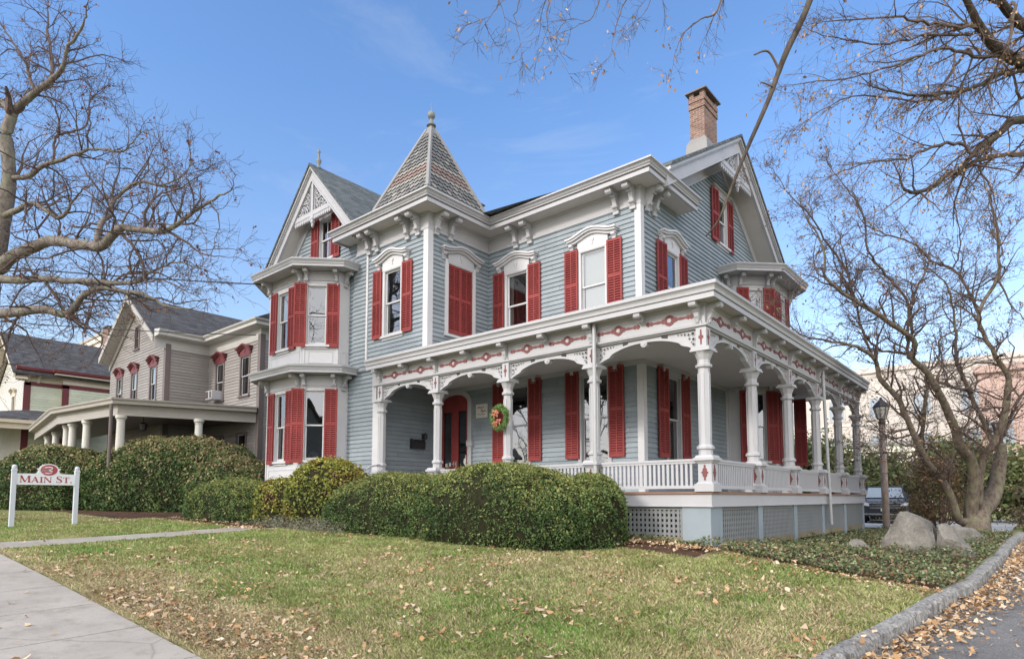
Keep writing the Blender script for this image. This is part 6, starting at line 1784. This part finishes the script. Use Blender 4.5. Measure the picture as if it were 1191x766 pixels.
fs += [tuple(range(7, -1, -1)), tuple(range(len(vs)-8, len(vs)))]
m.add(vs, fs)
cab = [(-1.15, .88, 1.10), (-.45, .74, 1.66), (.2, .72, 1.72), (1.5, .70, 1.70), (2.05, .74, 1.45), (2.25, .86, 1.12)]
vs = []
for (y, hw, z) in cab: vs += [(-hw, y, z), (hw, y, z)]
b = [(-.88, -1.15, 1.10)]
m.add(vs, [(0, 1, 3, 2), (2, 3, 5, 4), (4, 5, 7, 6), (6, 7, 9, 8), (8, 9, 11, 10), (0, 2, 4, 6, 8, 10), (1, 11, 9, 7, 5, 3)])
m.build('body', M_CAR, car, bevel=.03)
m = cm(); m.poly([(-.76, -1.10, 1.16), (.76, -1.10, 1.16), (.66, -.50, 1.62), (-.66, -.50, 1.62)]); m.v = [(x+.0, y-.012, z+.012) for x, y, z in m.v]
m.build('windscreen', M_CGLASS, car)
m = cm(); m.box(-.56, .56, -2.33, -2.24, .70, .92)
for sx in (-1, 1): m.box(sx*.92-.06, sx*.92+.06, -2.1, -1.9, .45, .6)
m.build('grille', M_IRON, car)
m = cm()
for z in (.92, .84, .76, .69): m.box(-.60, .60, -2.36, -2.28, z-.012, z+.014)
m.box(-.84, .84, -2.32, -2.20, .40, .47); m.build('chrome_trim', M_CHROME, car)
for sx in (-1, 1):
    m = cm(); m.prism([(sx*.60, .78), (sx*.88, .84), (sx*.90, .95), (sx*.60, .91)], 'y', -2.29, -2.12); m.build('headlight', M_HEAD, car)
    m = cm(); m.box(sx*.98-.10, sx*.98+.10, -.95, -.80, 1.14, 1.30); m.build('mirror', M_CAR, car, bevel=.02)
    for yy in (-1.45, 1.40):
        m = cm(); c = [(yy+.36*math.cos(i*math.pi/12), .36+.36*math.sin(i*math.pi/12)) for i in range(24)]; m.prism(c, 'x', sx*.86-.11, sx*.86+.12); wh = m.build('wheel', M_TYRE, car)
        m = cm(); c = [(yy+.24*math.cos(i*math.pi/12), .36+.24*math.sin(i*math.pi/12)) for i in range(24)]; m.prism(c, 'x', sx*.98-.005, sx*.98+.005); m.build('rim', M_CHROME, wh, loc=(0, 0, 0))
m = cm(); m.box(-.16, .16, -2.385, -2.37, .56, .68); m.build('number_plate', M_PLATE, car)

# ------------------------------------------------------------------ gray neighbour house
M_TAUPEL2 = paint('pale_gray_gutter', (.43, .415, .39), .55, .06, .12)
gh = empty('gray_house', (-35, 16, 1.1), 'gray clapboard house with maroon window caps and a wide pale porch', 'house')
GF = (0, 12.5, 0); GSd = (-33.5, 0, R(90)); GB = (0, 14.62, 0)
GCx = -37.55
m = MB()
gw = [(-39.9, 6.55), (-37.65, 6.55), (-35.0, 6.55)]
courses(m, GF, -41.5, -33.5, .8, 9.3, [op(x, z, .75, 1.75) for x, z in gw], lap=.15)
courses(m, GF, -41.5, -33.5, 9.3, 12.0, [op(-37.5, 9.65, .5, 1.2)], lap=.15, clip=lambda z: (GCx-(11.95-z)/.70, GCx+(11.95-z)/.70))
courses(m, GSd, 12.5, 14.62, .8, 9.3, lap=.15)
rb = [(-32.1, 6.5), (-29.45, 6.5)]; rl1 = [(-32.0, 2.6), (-29.6, 2.6)]
courses(m, GB, -33.5, -28.0, .8, 9.3, [op(x, z, .8, 1.9) for x, z in rb]+[op(x, z, .85, 2.0) for x, z in rl1], lap=.15)
courses(m, (-28.0, 0, R(90)), 14.62, 24, .8, 9.3, lap=.15)
m.box(-41.4, -28.1, 24, 24.1, .8, 9.3); m.box(-41.45, -41.4, 12.5, 24, .8, 9.3)
m.build('wall', M_SIDING2, gh)
for x, z in gw: window(gh, GF, x, z, .75, 1.75, 'arch', .66, shutters=False, trim=M_TAUPE, hood_mat=M_MAROON, sash_mat=M_WHITE2, blind='white')
for x, z in rb: window(gh, GB, x, z, .80, 1.9, 'arch', .72, shutters=False, trim=M_TAUPE, hood_mat=M_MAROON, sash_mat=M_WHITE2, blind='drape')
for x, z in rl1: window(gh, GB, x, z, .85, 2.0, None, .7, shutters=False, trim=M_TAUPE, sash_mat=M_WHITE2)
window(gh, GF, -37.5, 9.65, .5, 1.2, None, .7, shutters=False, trim=M_TAUPE, sash_mat=M_TAUPE, mull=True)
m = MB()
for (x, y) in ((-33.5, 12.5), (-28.0, 14.62)):
    m = MB(); m.prism([(x-.2, y-.05), (x+.05, y-.05), (x+.05, y+.2), (x, y+.2), (x, y), (x-.2, y)], 'z', .8, 9.3); m.build('corner_board', M_TAUPE, gh)
gp = [(-33.5, 11.9), (-33.5, 14.62), (-28.0, 14.62), (-28.0, 24)]
m = MB(); m.sweep(gp, [(0, 9.05), (.03, 9.05), (.03, 9.55), (.5, 9.58), (.55, 9.60), (.55, 9.72), (.66, 9.80), (.68, 9.86), (0, 9.95)]); m.build('cornice', M_TAUPEL2, gh)
m = gable_roof('x', 'y', GCx, 12.55, .73, .73, 4.0, 4.0, 11.9, 30, .12, None)
m.prism([(14.0, 9.85), (20.0, 12.9), (26, 9.85)], 'x', -36, -27.4)
m.build('roof', M_SHINGLE2, gh, uv=True)
m = MB()
for sg, hw in ((-1, 4.0), (1, 4.0)):
    e = GCx+sg*hw; zz = 12.55-.73*hw
    m.prism([(GCx, 12.52), (e, zz-.03), (e, zz-.35), (GCx, 12.2)], 'y', 11.84, 11.92); m.prism([(GCx, 12.22), (e, zz-.33), (e, zz-.38), (GCx, 12.17)], 'y', 11.92, 12.5)
    m.prism([(GCx, 12.2), (e, zz-.35), (e, zz-.7), (GCx, 11.85)], 'y', 12.40, 12.46)
m.build('bargeboard', M_TAUPEL, gh)
chimney(-31.0, -30.4, 18.6, 19.2, 11.5, 13.6, gh, False)
# porch of the gray house
ppl = [(-46.9, 10.2), (-36.0, 8.7), (-30.15, 9.4), (-28.15, 14.55)]
m = MB()
m.sweep(ppl, [(-.1, 5.05), (.02, 5.05), (.02, 5.10), (.0, 5.12), (.0, 5.50), (.28, 5.52), (.30, 5.64), (.36, 5.70), (.37, 5.76), (-.3, 5.82), (-.3, 5.5)])
gporch = m.build('porch', M_TAUPEL, gh)
m = MB(); m.poly([(x, y, 5.79) for x, y in ppl]+[(-28.15, 14.6, 5.95), (-33.5, 14.6, 5.95), (-33.5, 12.5, 5.95), (-46, 12.5, 5.95)]); m.build('porch_roof', M_LEAD, gporch, loc=(0, 0, 0))
m = MB(); m.poly([(x, y, 5.2) for x, y in ppl]+[(-28.15, 14.6, 5.2), (-33.5, 14.6, 5.2), (-33.5, 12.5, 5.2), (-46, 12.5, 5.2)]); m.poly([(x, y, 1.75) for x, y in ppl]+[(-28.15, 14.6, 1.75), (-33.5, 14.6, 1.75), (-33.5, 12.5, 1.75), (-46, 12.5, 1.75)]); m.build('porch_ceiling', M_TAUPE, gporch, loc=(0, 0, 0))
m = MB(); m.lathe(0, 0, [(.24, 0), (.24, .08), (.20, .12), (.19, .9), (.155, 3.05), (.17, 3.08), (.17, 3.12), (.22, 3.18), (.22, 3.30)], 16)
gcol = m.build('column', M_CREAMW, gporch, smooth=False, wloc=(-30.15, 9.55, 1.76))
for x, y in ((-28.95, 12.3), (-33.4, 9.2), (-35.1, 9.1), (-36.2, 9.15), (-40.5, 9.75), (-43.5, 10.1)): inst(gcol, gporch, wloc=(x, y, 1.76))
m = MB(); m.tube([(-29.95, 9.1, 5.5), (-29.95, 9.1, 1.4)], .07, 8); m.build('downspout', M_TAUPE, gporch, loc=tuple(-Vector(world_loc(gporch))))
ac = empty('air_conditioner', (-32.1, 14.4, 6.55), 'white window air conditioner under the maroon capped window of the gray house', 'air conditioner')
m = MB(); m.box(-32.45, -31.75, 14.05, 14.6, 6.5, 6.95); m.build('case', M_WHITE, ac, bevel=.015)
m = MB()
for i in range(7): m.box(-32.41+.045*i, -32.39+.045*i, 14.035, 14.05, 6.55, 6.90); 
for i in range(3): m.box(-31.98+.07*i, -31.94+.07*i, 14.035, 14.05, 6.55, 6.90)
m.build('grille', M_TAUPE, ac)
hl_ = empty('porch_lantern', (-31.2, 10.8, 5.2), 'black hanging lantern under the gray house porch ceiling', 'lantern')
m = MB(); m.tube([(-31.2, 10.8, 5.2), (-31.2, 10.8, 4.95)], .015, 5); m.lathe(-31.2, 10.8, [(.05, 4.95), (.2, 4.88), (.17, 4.86), (.13, 4.6), (.04, 4.55)], 8); m.build('lantern_body', M_IRON, hl_)

# ------------------------------------------------------------------ cream neighbour house
ch = empty('cream_house', (-54, 15, 1.2), 'cream and pale green house with dark red trim beyond the gray house', 'house')
CXc = -53.6
m = MB()
courses(m, (0, 10.2, 0), -57.2, -50.0, .9, 9.2, [op(-52.6, 6.5, .8, 1.8)], lap=.16)
courses(m, (0, 10.2, 0), -57.2, -50.0, 9.2, 12.2, lap=.16, clip=lambda z: (CXc-(11.9-z)/.75, CXc+(11.9-z)/.75))
m.build('front_wall', M_CREAMW, ch)
m = MB()
courses(m, (-50.0, 0, R(90)), 10.2, 12.2, .9, 9.3, lap=.16); courses(m, (-49.6, 0, R(90)), 12.2, 24, .9, 9.3, lap=.16); m.box(-50, -49.6, 12.2, 12.25, .9, 9.3)
m.build('wall', M_GREEN, ch)
window(ch, (0, 10.2, 0), -52.6, 6.5, .8, 1.8, 'arch', .7, shutters=False, trim=M_CREAM, sash_mat=M_WHITE2)
m = MB()
for (x, y) in ((-50.0, 10.2), (-49.6, 12.2)): m.box(x, x+.05, y, y+.32, .9, 9.0); m.box(x-.05, x+.05, y-.05, y, .9, 9.0)
m.sweep([(-50.0, 10.2), (-50.0, 12.2), (-49.6, 12.2), (-49.6, 24)], [(0, 8.82), (.05, 8.82), (.05, 9.08), (0, 9.08)])
m.sweep([(-50.0, 9.6), (-50.0, 12.2), (-49.6, 12.2), (-49.6, 24)], [(.3, 9.62), (.62, 9.66), (.72, 9.74), (.74, 9.90), (.3, 9.98)])
m.build('red_trim', M_MAROON, ch)
m = MB()
m.sweep([(-50.0, 9.7), (-50.0, 12.2), (-49.6, 12.2), (-49.6, 24)], [(0, 9.08), (.03, 9.08), (.03, 9.55), (.6, 9.58), (.6, 9.66), (0, 9.7)])
for y in (10.35, 10.9, 12.35, 12.9): m.prism([(-49.98, 9.57), (-49.45, 9.57), (-49.5, 9.4), (-49.8, 9.3), (-49.9, 9.05), (-49.98, 9.0)], 'y', y-.08, y+.08)
for sg in (-1, 1):
    e = CXc+sg*4.3; zz = 12.75-.75*4.3
    m.prism([(CXc, 12.7), (e, zz-.05), (e, zz-.4), (CXc, 12.35)], 'y', 9.45, 9.55); m.prism([(CXc, 12.38), (e, zz-.36), (e, zz-.42), (CXc, 12.32)], 'y', 9.55, 10.2)
m.build('bargeboard', M_CREAM, ch)
m = gable_roof('x', 'y', CXc, 12.8, .75, .75, 4.3, 4.35, 9.4, 26, .12, None)
m.build('roof', M_SHINGLE2, ch, uv=True)
m = MB(); m.poly([(-62, 6.4, 6.35), (-47.6, 6.4, 6.35), (-49.5, 10.2, 7.15), (-60, 10.2, 7.15)]); m.poly([(-47.6, 6.4, 6.35), (-47.4, 14.5, 6.35), (-49.5, 14.5, 7.15), (-49.5, 10.2, 7.15)])
cp_ = m.build('porch_roof', M_SHINGLE2, ch, uv=True)
cpp = [(-62, 6.7), (-47.9, 6.7), (-47.7, 14.5)]
m = MB(); m.sweep(cpp, [(-.1, 5.75), (.05, 5.75), (.05, 6.05), (.25, 6.1), (.25, 6.32), (-.1, 6.34)])
n_ = 46
for i in range(n_): x = -61.8+.3*i; m.box(x-.06, x+.06, 6.72, 6.76, 5.32, 5.75)
m.box(-62, -47.9, 6.70, 6.78, 5.28, 5.36); m.build('porch_beam', M_CREAM, cp_, loc=(0, 0, 0))
for x in (-61, -58, -55, -52.5, -50.2, -48): 
    m = MB(); m.box(x-.12, x+.12, 6.6, 6.84, .9, 5.75); m.build('porch_post', M_CREAM if x in (-61, -55, -50.2) else M_MAROON, cp_, loc=(0, 0, 0))
m = MB(); m.box(-62, -47.9, 6.6, 6.9, 2.35, 2.5)
for i in range(60): x = -61.9+.235*i; m.box(x-.04, x+.04, 6.7, 6.78, 1.7, 2.35)
m.build('porch_railing', M_CREAM, cp_, loc=(0, 0, 0))
wreath(-53.5, 6.5, 4.0, .55, 'red wreath with ribbons hung on the cream house porch, left one', True)
wreath(-49.2, 6.5, 4.1, .5, 'red wreath with ribbons hung on the cream house porch, nearest the gray house', True)

# ------------------------------------------------------------------ far buildings
def block(name, label, x0, x1, y0, y1, z1, mat, wins, wmat, roof=None, extra=None):
    t_ = empty(name, ((x0+x1)/2, (y0+y1)/2, .3), label, 'building')
    m = MB(); m.box(x0, x1, y0, y1, .2, z1); m.box(x0-.25, x1+.25, y0-.25, y1+.25, z1-.45, z1+.1); m.build('wall', mat, t_)
    if roof: m = MB(); m.box(x0-.4, x1+.4, y0-.4, y1+.4, z1+.1, z1+.45); m.build('roof', roof, t_)
    nx, zs_, w, h = wins
    m = MB()
    for z in zs_: m.box(x0-.08, x1+.08, y0-.08, y1+.08, z-.75, z-.5)
    m.build('band_course', M_PALE if mat is not M_PALE else M_LEAD, t_)
    for z in zs_:
        for i in range(nx):
            xc = x0+(x1-x0)*(i+.5)/nx
            f = MB(); f.box(xc-w/2-.12, xc+w/2+.12, y0-.08, y0, z-.15, z+h+.12); fo = f.build('window', mat if roof is None else M_WHITE, t_)
            g = MB(); g.box(xc-w/2, xc-.04, y0-.10, y0-.081, z, z+h); g.box(xc+.04, xc+w/2, y0-.10, y0-.081, z, z+h); g.build('pane', wmat, fo, loc=(0, 0, 0))
    return t_
M_BEIGE = paint('beige_stucco', (.50, .455, .415), .8, .06, .15); M_PINK = paint('pink_brick_wall', (.44, .31, .27), .8, .08, .15)
M_BLUEW = plain('sky_window', (.26, .30, .34), .12, .7); M_PALE = paint('pale_wall', (.62, .58, .52), .8, .06, .2)
block('apartment_block', 'long beige block with blue windows behind the bare trees', -24, 1, 79, 95, 15.9, M_BEIGE, (6, (2.2, 6.2, 10.4), 1.5, 2.2), M_BLUEW)
block('brick_building', 'pink brick building behind the bare trees, far right', -3.4, 12, 59, 74, 11.4, M_PINK, (6, (2.5, 5.5), 1.4, 1.8), M_BLUEW)
block('low_building', 'low white building with a gray roof behind the parking lot', -15.5, -6.5, 62, 72, 5.9, M_PALE, (4, (2.2,), 1.5, 2.2), M_BLUEW, M_LEAD)
fb = block('far_building', 'pale old building with a brown parapet beyond the cream house roof', -92, -76, 24, 40, 20.3, M_PALE, (3, (8, 13), 1.5, 2.2), M_BLUEW, M_TAUPEL)
chimney(-78.2, -76.6, 22.6, 24.2, 12, 20.2, fb, False)

# ------------------------------------------------------------------ background shrubs
OLV = [(.085, .12, .045), (.13, .165, .06), (.18, .20, .08), (.21, .18, .08), (.12, .15, .08)]
bushes = [(-9.6, 37.5, 2.6, 1.8, 4.3, 41, 'tall olive green evergreen seen through the porch columns'),
          (-13.0, 38.5, 2.4, 1.8, 3.9, 42, 'broad green evergreen behind the middle of the porch'),
          (-6.9, 39.0, 2.0, 1.6, 3.3, 43, 'green evergreen bush directly behind the parked car'),
          (-3.4, 40.5, 2.3, 1.7, 4.3, 44, 'olive evergreen bush behind the bare multi trunked tree'),
          (-.2, 39.0, 1.9, 1.6, 3.7, 45, 'dense green bush right of the multi trunked tree'),
          (2.4, 36.0, 1.9, 1.5, 3.0, 46, 'low green bush at the far end of the driveway')]
for (x, y, rx, ry, h, sd, lb) in bushes:
    loose_bush('evergreen_bush', lb, 'bush', x, y, rx*1.15, ry*1.2, h, 13000, OLV, sd, .085, 60)
loose_bush('shrub', 'rusty brown leaved shrub between the lamp post and the bare tree', 'shrub', -3.15, 28.8, 1.25, .95, 2.7, 6500, [(.20, .12, .07), (.27, .16, .085), (.17, .14, .06), (.13, .09, .05)], 51, .038, 44)
loose_bush('shrub', 'brown leafless shrub at the right edge beyond the driveway', 'shrub', .2, 31.5, 1.1, 1.0, 2.2, 3500, [(.24, .16, .11), (.19, .13, .09)], 52, .035, 40)

# unseen houses across the street, added for the window panes to reflect
for (x0, x1, y0, y1, c_, lb_) in ((-3, 9, -34, -24, M_SIDING2, 'unseen gray gabled house added across the street for the bay windows to mirror'), (-62, -50, -30, -20, M_PALE, 'unseen pale gabled house added across the street, farther along the road')):
    hs = empty('street_house', ((x0+x1)/2, (y0+y1)/2, 0), lb_, 'house')
    m = MB(); m.box(x0, x1, y0, y1, -.4, 6.4); m.prism([(x0, 6.4), (x1, 6.4), ((x0+x1)/2, 10.6)], 'y', y0, y1); m.build('wall', c_, hs)
    m = MB(); xm_ = (x0+x1)/2
    for sg in (-1, 1): m.prism([(xm_, 10.7), (xm_+sg*(x1-x0+1)/2, 6.2), (xm_+sg*(x1-x0+1)/2, 6.4), (xm_, 10.95)], 'y', y0-.5, y1+.5)
    m.build('roof', M_SHINGLE2, hs, uv=True)
    for z_ in (1.0, 4.0):
        for k_ in range(4): window(hs, (x1, y1, R(180)), 1.5+3*k_, z_, .9, 1.7, None, shutters=False, trim=M_WHITE)
# ------------------------------------------------------------------ power lines
def wire(a, b, sag, r, label):
    m = MB(); a, b = Vector(a), Vector(b); n = 24
    m.tube([tuple(a.lerp(b, i/n)-Vector((0, 0, sag*4*(i/n)*(1-i/n)))) for i in range(n+1)], r, 5)
    tag(m.build('power_line', M_IRON, None), label, 'power line')
wire((-38, -4.5, 11.2), (-20.3, 10.5, 8.86), .3, .022, 'upper black power line running past the large left tree to the front bay cornice')
wire((-45, -2.0, 10.8), (-28.1, 14.4, 9.2), .35, .022, 'lower black power line running to the right corner of the gray house')

# ------------------------------------------------------------------ sky, sun, camera
SUN_AZ, SUN_EL = 194.0, 27.0
SKY_TINT = (.58, .73, .90, 1); SKY_FILL_COL = (8.5, 8.35, 8.35, 1); SKY_FILL_AZ = 150
w = bpy.data.worlds.new('World'); scene.world = w; w.use_nodes = True
nt = w.node_tree; bg = nt.nodes['Background']; bg.inputs['Strength'].default_value = .15
sky = nt.nodes.new('ShaderNodeTexSky'); sky.sky_type = 'NISHITA'; sky.sun_disc = False
sky.sun_elevation = R(SUN_EL); sky.sun_rotation = R(SUN_AZ); sky.altitude = 50; sky.air_density = 1.0; sky.dust_density = .6; sky.ozone_density = 1.2
tc = nt.nodes.new('ShaderNodeTexCoord'); mp = nt.nodes.new('ShaderNodeMapping'); mp.inputs['Scale'].default_value = (1.2, 1.2, 4.5)
nz = nt.nodes.new('ShaderNodeTexNoise'); nz.inputs['Scale'].default_value = 2.1; nz.inputs['Detail'].default_value = 7; nz.inputs['Roughness'].default_value = .62; nz.inputs['Distortion'].default_value = .4
rp = nt.nodes.new('ShaderNodeValToRGB'); rp.color_ramp.elements[0].position = .55; rp.color_ramp.elements[0].color = (0, 0, 0, 1); rp.color_ramp.elements[1].position = .9; rp.color_ramp.elements[1].color = (.35, .35, .35, 1)
tint = nt.nodes.new('ShaderNodeMixRGB'); tint.blend_type = 'MULTIPLY'; tint.inputs[0].default_value = 1; 
sx = nt.nodes.new('ShaderNodeSeparateXYZ'); ev = nt.nodes.new('ShaderNodeMapRange'); ev.inputs['From Min'].default_value = .02; ev.inputs['From Max'].default_value = .55
tr_ = nt.nodes.new('ShaderNodeMixRGB'); tr_.inputs[1].default_value = (.84, .72, .66, 1); tr_.inputs[2].default_value = SKY_TINT
nt.links.new(tc.outputs['Generated'], sx.inputs[0]); nt.links.new(sx.outputs['Z'], ev.inputs['Value']); nt.links.new(ev.outputs['Result'], tr_.inputs['Fac']); nt.links.new(tr_.outputs['Color'], tint.inputs[2])
mx = nt.nodes.new('ShaderNodeMixRGB'); mx.inputs[2].default_value = (2.4, 2.6, 2.8, 1)
# added bright sky patch behind the camera, filling the right wall and porch
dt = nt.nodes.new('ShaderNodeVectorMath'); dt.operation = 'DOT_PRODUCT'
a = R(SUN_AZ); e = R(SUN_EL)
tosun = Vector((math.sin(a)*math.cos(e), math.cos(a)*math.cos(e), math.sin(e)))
ha, he = R(SKY_FILL_AZ), R(8)
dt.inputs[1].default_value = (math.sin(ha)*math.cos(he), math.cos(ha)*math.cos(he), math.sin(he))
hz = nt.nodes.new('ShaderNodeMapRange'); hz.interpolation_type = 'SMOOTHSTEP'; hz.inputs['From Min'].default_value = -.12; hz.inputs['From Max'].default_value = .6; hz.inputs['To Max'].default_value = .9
mh = nt.nodes.new('ShaderNodeMixRGB'); mh.inputs[2].default_value = SKY_FILL_COL
L_ = nt.links.new
L_(tc.outputs['Generated'], mp.inputs['Vector']); L_(mp.outputs['Vector'], nz.inputs['Vector']); L_(nz.outputs['Fac'], rp.inputs['Fac'])
L_(sky.outputs['Color'], tint.inputs[1]); L_(rp.outputs['Color'], mx.inputs['Fac']); L_(tint.outputs['Color'], mx.inputs[1])
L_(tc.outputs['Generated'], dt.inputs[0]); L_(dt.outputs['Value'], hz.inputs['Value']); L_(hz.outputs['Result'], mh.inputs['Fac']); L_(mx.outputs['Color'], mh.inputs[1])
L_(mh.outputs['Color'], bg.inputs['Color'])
sd = bpy.data.lights.new('sun', 'SUN'); sd.energy = 1.2; sd.angle = R(10.0); sd.color = (1, .94, .86)
so = bpy.data.objects.new('sun', sd); COL.objects.link(so)
a = R(SUN_AZ); e = R(SUN_EL)
tosun = Vector((math.sin(a)*math.cos(e), math.cos(a)*math.cos(e), math.sin(e)))
so.rotation_euler = tosun.to_track_quat('Z', 'Y').to_euler(); so.location = tosun*60

cd = bpy.data.cameras.new('camera'); co = bpy.data.objects.new('camera', cd); COL.objects.link(co)
co.location = (0, 0, 1.5); co.rotation_euler = (R(90+4.41), 0, R(40.265))
cd.sensor_width = 36; cd.lens = 728/1191*36; cd.shift_y = (523-383)/1191; cd.clip_start = .05; cd.clip_end = 2000
scene.camera = co
vs_ = scene.view_settings
vs_.view_transform = 'Standard'; vs_.look = 'None'; vs_.exposure = 1.20; vs_.gamma = 1; vs_.use_curve_mapping = False
scene.cycles.max_bounces = 8; scene.cycles.transparent_max_bounces = 12; scene.cycles.use_denoising = True
